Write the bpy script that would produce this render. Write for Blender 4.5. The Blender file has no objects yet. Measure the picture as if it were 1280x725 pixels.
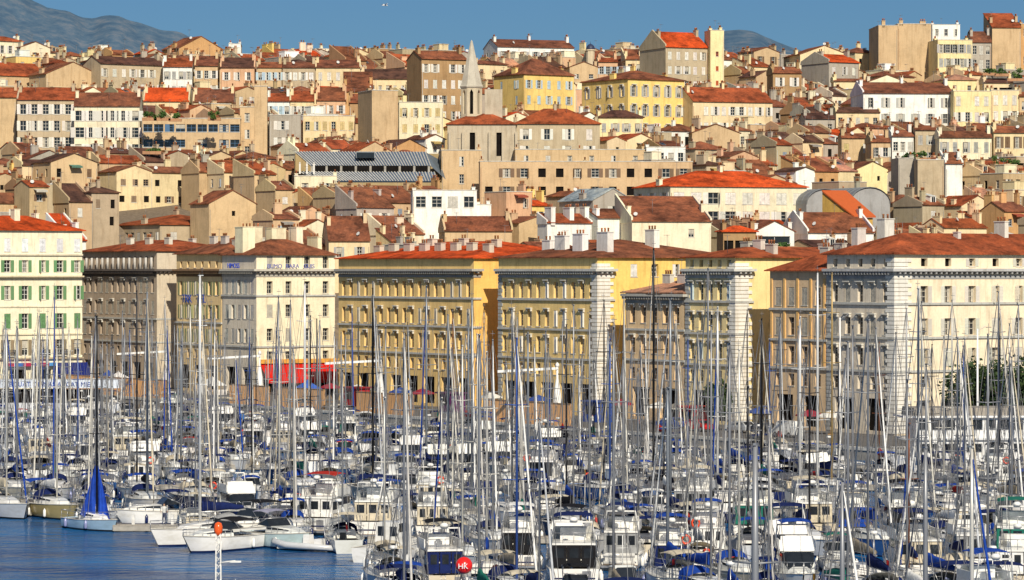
import bpy, math, random
import numpy as np
from mathutils import Vector, Matrix, noise as mnoise
R = math.radians
random.seed(11)
F = 4266.0; HZ = 338.0; CAMZ = 21.0          # lens in photo pixels, horizon line, eye height above the water
scene = bpy.context.scene
col = scene.collection
SUN_AZ = Vector((0.225, -0.974)).normalized(); SUN_EL = R(35)

# ------------------------------------------------------------------ materials
def new_mat(name):
    m = bpy.data.materials.new(name); m.use_nodes = True
    nt = m.node_tree; b = nt.nodes['Principled BSDF']
    return m, nt, b
def N(nt, t, **kw):
    n = nt.nodes.new(t)
    for k, v in kw.items():
        if k.startswith('i_'):
            n.inputs[k[2:].replace('_', ' ')].default_value = v
        else: setattr(n, k, v)
    return n
def ramp(nt, stops):
    r = N(nt, 'ShaderNodeValToRGB'); e = r.color_ramp.elements
    e[0].position, e[0].color = stops[0][0], (*stops[0][1], 1)
    e[1].position, e[1].color = stops[-1][0], (*stops[-1][1], 1)
    for p, c in stops[1:-1]:
        x = e.new(p); x.color = (*c, 1)
    return r
def g3(v): return (v, v, v)
def objcolor_mat(name, rough=0.9, metallic=0.0, layers=(), bump=None, spec=0.5, coat=0.0):
    """base colour comes from each object's own colour, weathered by noise layers"""
    m, nt, b = new_mat(name); L = nt.links
    oi = N(nt, 'ShaderNodeObjectInfo'); tc = N(nt, 'ShaderNodeTexCoord')
    add = N(nt, 'ShaderNodeVectorMath', operation='ADD')
    L.new(tc.outputs['Object'], add.inputs[0])
    mul = N(nt, 'ShaderNodeMath', operation='MULTIPLY'); mul.inputs[1].default_value = 97.0
    L.new(oi.outputs['Random'], mul.inputs[0]); L.new(mul.outputs[0], add.inputs[1])
    cur = oi.outputs['Color']
    for (kind, scale, sc3, stops, fac) in layers:
        mp = N(nt, 'ShaderNodeMapping'); mp.inputs['Scale'].default_value = sc3
        L.new(add.outputs[0], mp.inputs[0])
        if kind == 'noise':
            t = N(nt, 'ShaderNodeTexNoise'); t.inputs['Scale'].default_value = scale; t.inputs['Detail'].default_value = 5
            t.inputs['Roughness'].default_value = .65
            src = t.outputs['Fac']
        elif kind == 'voronoi':
            t = N(nt, 'ShaderNodeTexVoronoi'); t.inputs['Scale'].default_value = scale
            sep = N(nt, 'ShaderNodeSeparateColor'); L.new(t.outputs['Color'], sep.inputs[0]); src = sep.outputs[0]
        else:
            t = N(nt, 'ShaderNodeTexWave'); t.inputs['Scale'].default_value = scale; t.inputs['Distortion'].default_value = 1.5
            src = t.outputs['Fac']
        L.new(mp.outputs[0], t.inputs['Vector'])
        r = ramp(nt, stops); L.new(src, r.inputs[0])
        mx = N(nt, 'ShaderNodeMix', data_type='RGBA', blend_type='MULTIPLY'); mx.inputs[0].default_value = fac
        L.new(cur, mx.inputs[6]); L.new(r.outputs[0], mx.inputs[7]); cur = mx.outputs[2]
    L.new(cur, b.inputs['Base Color'])
    b.inputs['Roughness'].default_value = rough; b.inputs['Metallic'].default_value = metallic
    b.inputs['Specular IOR Level'].default_value = spec; b.inputs['Coat Weight'].default_value = coat
    if bump:
        sc, st, di = bump
        t = N(nt, 'ShaderNodeTexNoise'); t.inputs['Scale'].default_value = sc; L.new(add.outputs[0], t.inputs['Vector'])
        bp = N(nt, 'ShaderNodeBump'); bp.inputs['Strength'].default_value = st; bp.inputs['Distance'].default_value = di
        L.new(t.outputs['Fac'], bp.inputs['Height']); L.new(bp.outputs[0], b.inputs['Normal'])
    return m
M = {}
M['plaster'] = objcolor_mat('weathered_plaster', .95, layers=[
    ('noise', .35, (1, 1, 1), [(.3, g3(.74)), (.5, g3(.97)), (.7, g3(1.08))], .7),
    ('noise', 1.2, (1.6, 1.6, .16), [(.32, (.62, .56, .50)), (.5, g3(1)), (1, g3(1))], .5),
    ('noise', 3.5, (1, 1, 1), [(.3, g3(.85)), (.7, g3(1.08))], .6)], bump=(3, .25, .05), spec=.1)
M['tile'] = objcolor_mat('terracotta_tiles', .95, layers=[
    ('noise', .4, (1, 1, 1), [(.36, (.42, .45, .48)), (.5, (.95, .95, .95)), (.66, (1.4, 1.28, 1.1))], .95),
    ('voronoi', 3.2, (1, 1, .6), [(0, (.66, .66, .68)), (.45, (.94, .94, .94)), (.9, (1.1, 1.06, 1.0)), (1, (1.4, 1.5, 1.5))], .55),
    ('noise', .13, (1, 1, 1), [(.35, (.6, .62, .66)), (.6, g3(1.05))], .8),
    ('wave', 1.3, (1, 0, 0), [(0, g3(.55)), (.45, g3(1.12))], .6)], bump=(6, .8, .15), spec=.05)
M['metal'] = objcolor_mat('painted_metal', .5, layers=[('noise', 2, (1, 1, 1), [(.3, g3(.8)), (.7, g3(1.05))], .5)], spec=.3)
M['alu'] = objcolor_mat('spar_metal', .42, metallic=.35, layers=[('noise', .8, (1, 1, 1), [(.3, g3(.8)), (.7, g3(1.05))], .5)])
M['gel'] = objcolor_mat('boat_gelcoat', .22, layers=[('noise', .9, (1, 1, 2.5), [(.3, (.72, .7, .64)), (.55, g3(1)), (1, g3(1))], .6)], spec=.5)
M['canvas'] = objcolor_mat('canvas_cloth', .9, layers=[('noise', 1.6, (1, 1, 1), [(.3, g3(.62)), (.65, g3(1.08))], .8)], bump=(3, .6, .12), spec=.1)
M['wood'] = objcolor_mat('wood_board', .7, layers=[('wave', 1.1, (2.2, 2.2, 0), [(0, g3(.68)), (.4, g3(1.05))], .6),
    ('noise', 1.5, (1, 1, .3), [(.3, g3(.75)), (.7, g3(1.1))], .7)], spec=.2)
M['skinmat'] = objcolor_mat('skin', .6)
def plain(name, c, rough=.8, metal=0, spec=.5):
    m, nt, b = new_mat(name); L = nt.links
    t = N(nt, 'ShaderNodeTexNoise'); t.inputs['Scale'].default_value = 1.7; t.inputs['Detail'].default_value = 4
    tc = N(nt, 'ShaderNodeTexCoord'); L.new(tc.outputs['Object'], t.inputs['Vector'])
    r = ramp(nt, [(.3, tuple(x * .72 for x in c)), (.7, tuple(min(1, x * 1.15) for x in c))]); L.new(t.outputs['Fac'], r.inputs[0])
    L.new(r.outputs[0], b.inputs['Base Color'])
    b.inputs['Roughness'].default_value = rough; b.inputs['Metallic'].default_value = metal; b.inputs['Specular IOR Level'].default_value = spec
    return m
M['glass'] = plain('window_glass', (.018, .022, .028), .08, spec=.6)
M['curtain'] = plain('net_curtain', (.5, .47, .4), .9, spec=.1)
M['frame'] = plain('white_joinery', (.55, .53, .48), .6)
M['void'] = plain('dark_interior', (.012, .010, .009), .95, spec=.05)
M['black'] = plain('black_plastic', (.012, .013, .016), .5)
M['navy'] = plain('navy_boot_stripe', (.01, .02, .09), .4)
M['white'] = plain('white_fitting', (.75, .75, .73), .4)
M['steel'] = plain('stainless_tube', (.45, .46, .48), .3, .6)
M['wire'] = plain('rigging_wire', (.22, .22, .23), .5, .3)
M['stone'] = plain('grey_stone', (.36, .34, .30), .9, spec=.1)
M['stonew'] = plain('pale_stone', (.62, .6, .54), .9, spec=.1)
M['asphalt'] = plain('quay_asphalt', (.16, .15, .14), .95, spec=.1)
M['teak'] = plain('teak_deck', (.30, .20, .11), .8)
M['rubber'] = plain('rubber', (.02, .02, .022), .8)

def foliage_mat():
    m, nt, b = new_mat('leaf_foliage'); L = nt.links
    g = N(nt, 'ShaderNodeNewGeometry'); t = N(nt, 'ShaderNodeTexNoise'); t.inputs['Scale'].default_value = 1.3
    L.new(g.outputs['Position'], t.inputs['Vector'])
    r = ramp(nt, [(.3, (.018, .045, .012)), (.5, (.05, .10, .022)), (.7, (.12, .17, .04))]); L.new(t.outputs['Fac'], r.inputs[0])
    mx = N(nt, 'ShaderNodeMix', data_type='RGBA', blend_type='MULTIPLY'); mx.inputs[0].default_value = 1
    oi = N(nt, 'ShaderNodeObjectInfo')
    L.new(r.outputs[0], mx.inputs[6]); L.new(oi.outputs['Color'], mx.inputs[7])
    L.new(mx.outputs[2], b.inputs['Base Color']); b.inputs['Roughness'].default_value = .8
    return m
M['leaf'] = foliage_mat()
M['bark'] = plain('tree_bark', (.12, .09, .06), .95)

# ------------------------------------------------------------------ mesh builder
class MB:
    def __init__(s): s.v = []; s.f = []; s.m = []; s.sm = []
    def face(s, pts, m=0, smooth=False):
        i = len(s.v); s.v += [tuple(p) for p in pts]; s.f.append(tuple(range(i, i + len(pts)))); s.m.append(m); s.sm.append(smooth)
    def box(s, x0, x1, y0, y1, z0, z1, m=0, mat=None, taper=0):
        i = len(s.v)
        for z, tp in ((z0, 0), (z1, taper)):
            s.v += [(x0 + tp, y0 + tp, z), (x1 - tp, y0 + tp, z), (x1 - tp, y1 - tp, z), (x0 + tp, y1 - tp, z)]
        if mat is not None:
            for k in range(i, i + 8): s.v[k] = tuple(mat @ Vector(s.v[k]))
        for f in ((3, 2, 1, 0), (4, 5, 6, 7), (0, 1, 5, 4), (1, 2, 6, 5), (2, 3, 7, 6), (3, 0, 4, 7)):
            s.f.append(tuple(i + k for k in f)); s.m.append(m); s.sm.append(False)
    def tube(s, pts, rs, n=6, m=0, caps=True, smooth=True):
        pts = [Vector(p) for p in pts]
        if not hasattr(rs, '__len__'): rs = [rs] * len(pts)
        rings = []
        for k, p in enumerate(pts):
            d = (pts[min(k + 1, len(pts) - 1)] - pts[max(k - 1, 0)])
            d = d.normalized() if d.length > 1e-9 else Vector((0, 0, 1))
            a = Vector((0, 0, 1)) if abs(d.z) < .9 else Vector((1, 0, 0))
            u = d.cross(a).normalized(); w = d.cross(u)
            i = len(s.v)
            for q in range(n):
                an = 2 * math.pi * q / n
                s.v.append(tuple(p + (u * math.cos(an) + w * math.sin(an)) * rs[k]))
            rings.append(i)
        for a, b in zip(rings, rings[1:]):
            for q in range(n):
                r = (q + 1) % n
                s.f.append((a + q, a + r, b + r, b + q)); s.m.append(m); s.sm.append(smooth)
        if caps:
            s.f.append(tuple(rings[0] + q for q in range(n))[::-1]); s.m.append(m); s.sm.append(False)
            s.f.append(tuple(rings[-1] + q for q in range(n))); s.m.append(m); s.sm.append(False)
    def lathe(s, prof, c=(0, 0, 0), n=10, m=0, smooth=True):
        rings = []
        for r, z in prof:
            i = len(s.v)
            for q in range(n):
                an = 2 * math.pi * (q + .5) / n
                s.v.append((c[0] + r * math.cos(an), c[1] + r * math.sin(an), c[2] + z))
            rings.append(i)
        for a, b in zip(rings, rings[1:]):
            for q in range(n):
                r = (q + 1) % n
                s.f.append((a + q, a + r, b + r, b + q)); s.m.append(m); s.sm.append(smooth)
        s.f.append(tuple(rings[0] + q for q in range(n))[::-1]); s.m.append(m); s.sm.append(False)
        s.f.append(tuple(rings[-1] + q for q in range(n))); s.m.append(m); s.sm.append(False)
    def grid(s, rows, m=0, smooth=True, close=False):
        """rows: list of equal-length point lists"""
        i = len(s.v); n = len(rows[0])
        for r in rows: s.v += [tuple(p) for p in r]
        for a in range(len(rows) - 1):
            for q in range(n - 1 + (1 if close else 0)):
                r = (q + 1) % n
                s.f.append((i + a * n + q, i + a * n + r, i + (a + 1) * n + r, i + (a + 1) * n + q)); s.m.append(m); s.sm.append(smooth)
    def mesh(s, name, mats):
        me = bpy.data.meshes.new(name)
        me.from_pydata(s.v, [], s.f)
        for mt in mats: me.materials.append(M[mt] if isinstance(mt, str) else mt)
        me.polygons.foreach_set('material_index', s.m)
        me.polygons.foreach_set('use_smooth', s.sm)
        me.update()
        return me
CACHE = {}
def cached(key, fn):
    if key not in CACHE: CACHE[key] = fn()
    return CACHE[key]
def obj(name, me, parent=None, loc=(0, 0, 0), rot=0.0, color=None, rx=0.0, ry=0.0):
    o = bpy.data.objects.new(name, me); col.objects.link(o)
    if parent is not None: o.parent = parent
    o.location = loc
    if rot or rx or ry: o.rotation_euler = (rx, ry, rot)
    if color is not None: o.color = (*color, 1)
    return o
TOP = []
def thing(name, label, cat, loc=(0, 0, 0), rot=0.0, group=None, me=None, color=None, kind=None):
    o = bpy.data.objects.new(name, me); col.objects.link(o)
    o.location = loc; o.rotation_euler = (0, 0, rot)
    o['label'] = label; o['category'] = cat
    if group: o['group'] = group
    if kind: o['kind'] = kind
    if color is not None: o.color = (*color, 1)
    TOP.append(o)
    return o
def structure(name, me, label, cat, loc=(0, 0, 0)):
    o = obj(name, me, None, loc); o['kind'] = 'structure'; o['label'] = label; o['category'] = cat
    return o
def px(P):
    """world point -> photo pixel (used only to reason about what is in view)"""
    return (640 + F * P[0] / P[1], HZ + (CAMZ - P[2]) * F / P[1])
def zat(y, D): return CAMZ + (HZ - y) * D / F
def jit(c, a=.08):
    k = 1 + random.uniform(-a, a)
    return tuple(min(.95, max(.01, x * k * (1 + random.uniform(-a * .3, a * .3)))) for x in c)
def mixc(a, b, t): return tuple(x * (1 - t) + y * t for x, y in zip(a, b))

# ground profile of the town hill: height against distance
GP = [(500, .4), (540, 6.0), (556, 14), (580, 19), (600, 23.5), (650, 34), (700, 43.5), (750, 53), (800, 62), (850, 69), (900, 75), (960, 78), (1400, 40), (4000, 10)]
def ground(D):
    if D <= GP[0][0]: return GP[0][1]
    for (a, za), (b, zb) in zip(GP, GP[1:]):
        if D <= b: return za + (zb - za) * (D - a) / (b - a)
    return GP[-1][1]
TH = R(33)
def ground_at(x, D):
    g = ground(D)
    d = Vector((x, D)) - Vector((45.6, 407.0)); p = d.x * math.cos(TH) + d.y * math.sin(TH)
    if p < 18 and D < 640: return min(g, .4 + max(0, D - 598) * 1.6)
    return g
V = Vector((math.cos(TH), math.sin(TH)));  U = Vector((math.sin(TH), -math.cos(TH)))   # V along the sunny fronts, -U along the shaded sides
P0 = Vector((45.6, 407.0))
def PQ(p, q): return P0 + V * p - U * q
# ------------------------------------------------------------------ windows
def window_mesh(w, h, kind, rv=.22):
    """kind: glazed / closed / bars / arch.  Local: centre at sill, facing -y, wall face at y=0"""
    def f():
        b = MB(); y = rv; t = .07 if w > .6 else .05
        if kind == 'closed':
            b.box(-w/2 + .01, -.015, .04, .09, .02, h - .02, 0)
            b.box(.015, w/2 - .01, .04, .09, .02, h - .02, 0)
            n = max(4, int(h / .16))
            for k in range(n):
                z = .08 + (h - .2) * k / n
                for s in (-1, 1):
                    b.box(min(s*.05, s*(w/2-.06)), max(s*.05, s*(w/2-.06)), .015, .04, z, z + .05, 0)
            b.box(-w/2, w/2, .1, .12, 0, h, 2)
        else:
            b.box(-w/2, w/2, y, y + .02, 0, h, 1)
            if kind == 'curtain':
                b.box(-w/2 + t, -w*.14, y - .012, y - .001, h*.06, h - t, 4); b.box(w*.2, w/2 - t, y - .012, y - .001, h*.06, h - t, 4)
            if kind == 'blind': b.box(-w/2 + .01, w/2 - .01, y - .10, y - .06, h * .45, h, 4)
            if kind == 'ajar':
                b.box(-w/2 + .02, -w*.02, .03, .08, .02, h - .02, 0); b.box(w*.36, w*.42, -.22, .12, .02, h - .02, 0)
            for x0, x1 in ((-w/2, -w/2 + t), (w/2 - t, w/2), (-t/2, t/2)): b.box(x0, x1, y - .05, y - .003, 0, h, 0)
            for z in ([0, h - t] + ([h * .36, h * .68] if kind != 'bars' else [h * .5])):
                b.box(-w/2 + t, -t/2, y - .045, y - .006, z, z + t, 0); b.box(t/2, w/2 - t, y - .045, y - .006, z, z + t, 0)
        b.box(-w/2 - .08, w/2 + .08, -.07, .0, -.1, 0, 3)
        return b.mesh('window', ['canvas' if kind == 'closed' else 'metal', 'glass', 'void', 'stonew', 'curtain'])
    return cached(('win', round(w, 2), round(h, 2), kind, rv), f)
def shutter_mesh(w, h):
    def f():
        b = MB(); b.box(-w/2, w/2, 0, .05, 0, h, 0)
        n = max(4, int(h / .18))
        for k in range(n):
            z = .05 + (h - .1) * k / n; b.box(-w/2 + .05, w/2 - .05, -.02, 0, z, z + .06, 0)
        return b.mesh('shutter', ['metal'])
    return cached(('shut', round(w, 2), round(h, 2)), f)
def hood_mesh(w):
    def f():
        b = MB(); b.box(-w/2 - .16, w/2 + .16, -.38, 0, 0, .14, 0)
        for s in (-1, 1): b.box(s * (w/2 + .02) - .07, s * (w/2 + .02) + .07, -.26, 0, -.36, 0, 0)
        return b.mesh('window_hood', ['stonew'])
    return cached(('hood', round(w, 2)), f)
def balcony_mesh(w, d=.7):
    def f():
        b = MB(); b.box(-w/2, w/2, -d, 0, -.14, 0, 0)
        n = int(w / .16)
        for k in range(n + 1):
            x = -w/2 + w * k / n; b.box(x - .015, x + .015, -d, -d + .03, 0, .95, 1)
        b.box(-w/2, w/2, -d - .01, -d + .05, .95, 1.0, 1)
        for s in (-1, 1):
            for k in range(4): b.box(s * w/2 - .015, s * w/2 + .015, -d + .1 + k * .17, -d + .13 + k * .17, 0, .95, 1)
            b.box(s * w/2 - .02, s * w/2 + .02, -d, 0, .95, 1.0, 1)
        return b.mesh('balcony', ['stonew', 'black'])
    return cached(('balc', round(w, 1), d), f)
def chimney_mesh(w, d, h):
    def f():
        b = MB(); b.box(-w/2, w/2, -d/2, d/2, 0, h, 0); b.box(-w/2 - .07, w/2 + .07, -d/2 - .07, d/2 + .07, h, h + .12, 0)
        return b.mesh('chimney', ['plaster'])
    return cached(('chim', round(w, 1), round(d, 1), round(h, 1)), f)
def pot_mesh():
    def f():
        b = MB(); b.lathe([(.13, 0), (.12, .4), (.17, .45), (.1, .55)], n=7); return b.mesh('chimney_pot', ['tile'])
    return cached('pot', f)
def antenna_mesh(k):
    def f():
        b = MB(); h = 2.0 + .5 * k; b.tube([(0, 0, 0), (0, 0, h)], .03, 4)
        for i in range(4): b.tube([(-.45 + .06 * i, .2 * i - .3, h - .1), (.45 - .06 * i, .2 * i - .3, h - .1)], .018, 4)
        b.tube([(0, -.4, h - .1), (0, .4, h - .1)], .02, 4)
        return b.mesh('antenna', ['wire'])
    return cached(('ant', k), f)
def skylight_mesh():
    def f():
        b = MB(); b.box(-.5, .5, -.6, .6, 0, .12, 0); b.box(-.42, .42, -.52, .52, .12, .14, 1); return b.mesh('skylight', ['steel', 'glass'])
    return cached('sky', f)
POTC = (.42, .17, .08)
def put_chimney(parent, x, y, z, w, d, h, c, pots=2):
    ch = obj('chimney', chimney_mesh(w, d, h), parent, (x, y, z), 0, c)
    for k in range(pots):
        o = (k + .5) / pots - .5
        obj('chimney_pot', pot_mesh(), ch, (o * w * .9 if w >= d else 0, o * d * .9 if d > w else 0, h + .12), 0, jit(POTC, .3))
    return ch

# ------------------------------------------------------------------ walls with real openings
def wall_face(b, to3, W, z0, z1, ops, rv, m=0, mr=0, top=None):
    xs = sorted({0.0, W} | {round(o[0] - o[2]/2, 3) for o in ops} | {round(o[0] + o[2]/2, 3) for o in ops})
    zs = sorted({z0, z1} | {round(o[1], 3) for o in ops} | {round(o[1] + o[3], 3) for o in ops})
    xs = [x for x in xs if 0 <= x <= W]; zs = [z for z in zs if z0 <= z <= z1]
    R_ = [(round(o[0] - o[2]/2, 3), round(o[0] + o[2]/2, 3), round(o[1], 3), round(o[1] + o[3], 3)) for o in ops]
    for za, zb in zip(zs, zs[1:]):
        zc = (za + zb) / 2; row = [r for r in R_ if r[2] < zc < r[3]]
        st = None
        for xa, xb in zip(xs, xs[1:]):
            xc = (xa + xb) / 2
            hole = any(r[0] < xc < r[1] for r in row)
            if hole:
                if st is not None: b.face([to3(st, 0, za), to3(xa, 0, za), to3(xa, 0, zb), to3(st, 0, zb)], m); st = None
            elif st is None: st = xa
        if st is not None: b.face([to3(st, 0, za), to3(W, 0, za), to3(W, 0, zb), to3(st, 0, zb)], m)
    for (x0, x1, a, c) in R_:
        b.face([to3(x0, 0, a), to3(x0, 0, c), to3(x0, rv, c), to3(x0, rv, a)], mr)
        b.face([to3(x1, 0, a), to3(x1, rv, a), to3(x1, rv, c), to3(x1, 0, c)], mr)
        b.face([to3(x0, 0, c), to3(x1, 0, c), to3(x1, rv, c), to3(x0, rv, c)], mr)
        b.face([to3(x0, 0, a), to3(x0, rv, a), to3(x1, rv, a), to3(x1, 0, a)], mr)
        b.face([to3(x0, rv + .05, a), to3(x1, rv + .05, a), to3(x1, rv + .05, c), to3(x0, rv + .05, c)], 1)
def front3(x, y, z): return (x, y, z)
def side_map(L): return lambda x, y, z: (y, L - x, z)      # runs along the left side, seen from outside left->right

def roof_mesh(W, L, z, kind, pitch=.36, ov=.35, th=.14, H=None):
    """returns mesh and a function giving the roof height at (x,y)"""
    b = MB()
    x0, x1, y0, y1 = -ov, W + ov, -ov, L + ov
    if kind == 'G':
        x0, x1 = -.12, W + .12; h = (L/2 + ov) * pitch; e = z - ov * pitch
        ym = L / 2
        tops = [[(x0, y0, e), (x1, y0, e), (x1, ym, e + h), (x0, ym, e + h)], [(x0, ym, e + h), (x1, ym, e + h), (x1, y1, e), (x0, y1, e)]]
        hf = lambda x, y: e + h - abs(y - ym) * pitch
    elif kind == 'X':
        y0, y1 = -.15, L + .12; h = (W/2 + ov) * pitch; e = z - ov * pitch; xm = W / 2
        tops = [[(x0, y0, e), (xm, y0, e + h), (xm, y1, e + h), (x0, y1, e)], [(xm, y0, e + h), (x1, y0, e), (x1, y1, e), (xm, y1, e + h)]]
        hf = lambda x, y: e + h - abs(x - xm) * pitch
    elif kind == 'S':      # one slope rising to the back
        x0, x1 = -.12, W + .12; e = z - ov * pitch; h = (L + 2 * ov) * pitch
        tops = [[(x0, y0, e), (x1, y0, e), (x1, y1, e + h), (x0, y1, e + h)]]
        hf = lambda x, y: e + (y + ov) * pitch
    elif kind == 'H':
        e = z; r = min(W, L) / 2 + ov; h = r * pitch
        if W >= L:
            a, c = (x0 + r, L/2, e + h), (x1 - r, L/2, e + h)
            tops = [[(x0, y0, e), (x1, y0, e), c, a], [(x1, y1, e), (x0, y1, e), a, c], [(x0, y1, e), (x0, y0, e), a], [(x1, y0, e), (x1, y1, e), c]]
        else:
            a, c = (W/2, y0 + r, e + h), (W/2, y1 - r, e + h)
            tops = [[(x0, y0, e), (x1, y0, e), a], [(x1, y1, e), (x0, y1, e), c], [(x0, y1, e), (x0, y0, e), a, c], [(x1, y0, e), (x1, y1, e), c, a]]
        hf = lambda x, y: e + min(x - x0, x1 - x, y - y0, y1 - y) * pitch
    else:                  # flat roof behind a parapet
        b.box(.25, W - .25, .25, L - .25, z - .6, z - .45, 1)
        hf = lambda x, y: z - .45
        for a in ((-.08, W + .08, -.08, .25), (-.08, W + .08, L - .25, L + .08), (-.08, .25, .25, L - .25), (W - .25, W + .08, .25, L - .25)):
            b.box(a[0], a[1], a[2], a[3], z, z + .12, 0)
        return b.mesh('parapet', ['stonew', 'stone']), hf
    vi = {}
    def vid(p, dz):
        k = (round(p[0], 4), round(p[1], 4), round(p[2], 4), dz)
        if k not in vi: vi[k] = len(b.v); b.v.append((p[0], p[1], p[2] + dz))
        return vi[k]
    ed = {}
    for t in tops:
        b.f.append(tuple(vid(p, th) for p in t)); b.m.append(0); b.sm.append(False)
        b.f.append(tuple(vid(p, 0) for p in t)[::-1]); b.m.append(1); b.sm.append(False)
        for p, q in zip(t, t[1:] + t[:1]):
            kp, kq = tuple(round(a, 3) for a in p), tuple(round(a, 3) for a in q)
            if (kq, kp) in ed: ed.pop((kq, kp))
            else: ed[(kp, kq)] = (p, q)
    for p, q in ed.values():
        b.f.append((vid(p, 0), vid(q, 0), vid(q, th), vid(p, th))); b.m.append(0); b.sm.append(False)
    return b.mesh('roof', ['tile', 'stone']), (lambda x, y: hf(x, y) + th)

def building(name, label, cat, P, th, W, L, zb, ze, wall=(.5, .4, .27), side=None, roof='G', rc=(.3, .09, .045), pitch=.36,
             front=(), sidew=(), rv=.22, wc=(.6, .58, .52), chim=(), ant=0, ov=.35, group=None, shut=None, hood=False, side_shade=None, chimc=None):
    """front/sidew: lists of (x, z, w, h, kind, shuttercolour or None)"""
    root = thing(name, label, cat, (P[0], P[1], 0), th, group)
    b = MB()
    fo = [o for o in front if o[4] != 'none' and o[0] - o[2]/2 > .05 and o[0] + o[2]/2 < W - .05 and o[1] > zb and o[1] + o[3] < ze - .05]
    so = [o for o in sidew if o[4] != 'none' and o[0] - o[2]/2 > .05 and o[0] + o[2]/2 < L - .05 and o[1] > zb and o[1] + o[3] < ze - .05]
    wall_face(b, front3, W, zb, ze, fo, rv)
    if side_shade:
        b2 = MB(); wall_face(b2, side_map(L), L, zb, ze, so, rv); obj('wall', b2.mesh('wall', ['plaster', 'void']), root, color=side_shade)  # same plaster in two tones: sun on the front, shade on the side, as colour
    else: wall_face(b, side_map(L), L, zb, ze, so, rv)
    b.face([(W, 0, zb), (W, L, zb), (W, L, ze), (W, 0, ze)], 0)
    b.face([(W, L, zb), (0, L, zb), (0, L, ze), (W, L, ze)], 0)
    if roof == 'G':
        p = (L/2) * pitch
        for x, m_ in ((0, 2 if side else 0), (W, 0)): b.face([(x, 0, ze), (x, L/2, ze + p), (x, L, ze)], m_)
    elif roof == 'X':
        p = (W/2) * pitch
        for y in (0, L): b.face([(0, y, ze), (W, y, ze), (W/2, y, ze + p)], 0)
    elif roof == 'S':
        p = L * pitch
        for x in (0, W): b.face([(x, 0, ze), (x, L, ze), (x, L, ze + p)], 0)
        b.face([(0, L, ze), (W, L, ze), (W, L, ze + p), (0, L, ze + p)], 0)
    mats = ['plaster', 'void', 'plaster']
    w_ = obj('wall', b.mesh('wall', mats), root, color=wall)
    rm, hf = roof_mesh(W, L, ze, roof, pitch, ov)
    obj('parapet' if roof == 'F' else 'roof', rm, root, color=rc if roof != 'F' else wall)
    for lst, isf in ((fo, True), (so, False)):
        for (x, z, w, h, kind, sc) in lst:
            if kind == 'dark': continue
            loc = (x, 0, z) if isf else (0, L - x, z)
            r_ = 0 if isf else R(-90)
            wn = obj('window', window_mesh(w, h, kind, rv), root, loc, r_, jit(sc, .1) if (kind == 'closed' and sc) else wc)
            if sc and kind != 'closed':
                for s in (-1, 1):
                    if random.random() < .12: obj('shutter', shutter_mesh(w/2, h), wn, (s * (w * .5 + .03), -.06 - w * .22, 0), s * R(75), jit(sc, .1))
                    else: obj('shutter', shutter_mesh(w/2, h), wn, (s * (w * .75 + .02), -.06, 0), 0, jit(sc, .1))
            if hood: obj('window_hood', hood_mesh(w), wn, (0, 0, h + .22))
    for (cx, cy, cw, cd, chh, pots) in chim:
        zc = hf(min(max(cx, .1), W - .1), min(max(cy, .1), L - .1))
        lo = ze - .5
        put_chimney(root, cx, cy, lo, cw, cd, zc - lo + chh, jit(chimc or wall, .12), pots)
    if W > 3 and zb > 2 and roof in 'GS' and random.random() < .75:
        for x in ((-.16, W - .14) if random.random() < .6 else (-.16,)):
            q = MB(); up = random.uniform(.35, .7); pk = L/2 if roof == 'G' else L; pts = [(-.05, ze - .3), (-.05, ze + up), (pk, ze + pk * pitch + up)] + ([(L + .05, ze + up)] if roof == 'G' else []) + [(L + .05, ze - .3)]
            a = [(x, y, z) for y, z in pts]; c = [(x + .32, y, z) for y, z in pts]
            q.face(a[::1]); q.face(c[::-1])
            for k in range(len(a)): q.face([a[k], c[k], c[(k + 1) % len(a)], a[(k + 1) % len(a)]])
            obj('party_wall', q.mesh('party_wall', ['plaster']), root, color=jit(wall, .15))
    if W > 3 and zb > 2:
        dp = obj('drainpipe', cached(('drain', round(ze - zb, 0)), lambda: (lambda q: (q.tube([(0, -.07, 0), (0, -.07, round(ze - zb, 0) - .6)], .05, 5), q.mesh('drainpipe', ['metal']))[1])(MB())), root, (random.choice([.18, W - .18]), 0, ze - .5 - round(ze - zb, 0)), 0, random.choice([(.3, .28, .25), (.35, .2, .12), (.5, .48, .44)]))
        if random.random() < .4:
            def dish():
                q = MB(); q.lathe([(.04, 0), (.22, .05), (.34, .14), (.36, .18)], n=9); q.tube([(0, 0, 0), (0, 0, -.35)], .03, 4); return q.mesh('satellite_dish', ['metal'])
            sx, sy = random.uniform(.4, W - .4), L * random.uniform(.05, .3)
            obj('satellite_dish', cached('dish', dish), root, (sx, sy, hf(sx, sy) + .4), random.uniform(-1, 1), (.6, .6, .58), rx=R(60))
    for k in range(ant):
        ax, ay = random.uniform(.5, W - .5), random.uniform(.2, .6) * L
        obj('antenna', antenna_mesh(random.randint(0, 2)), root, (ax, ay, hf(ax, ay) - .1), random.uniform(0, 3))
    root['_hf'] = 0
    del root['_hf']
    return root, hf
EXTRA = {'glazed': ['glazed', 'glazed', 'curtain', 'blind', 'bars', 'ajar']}
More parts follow.
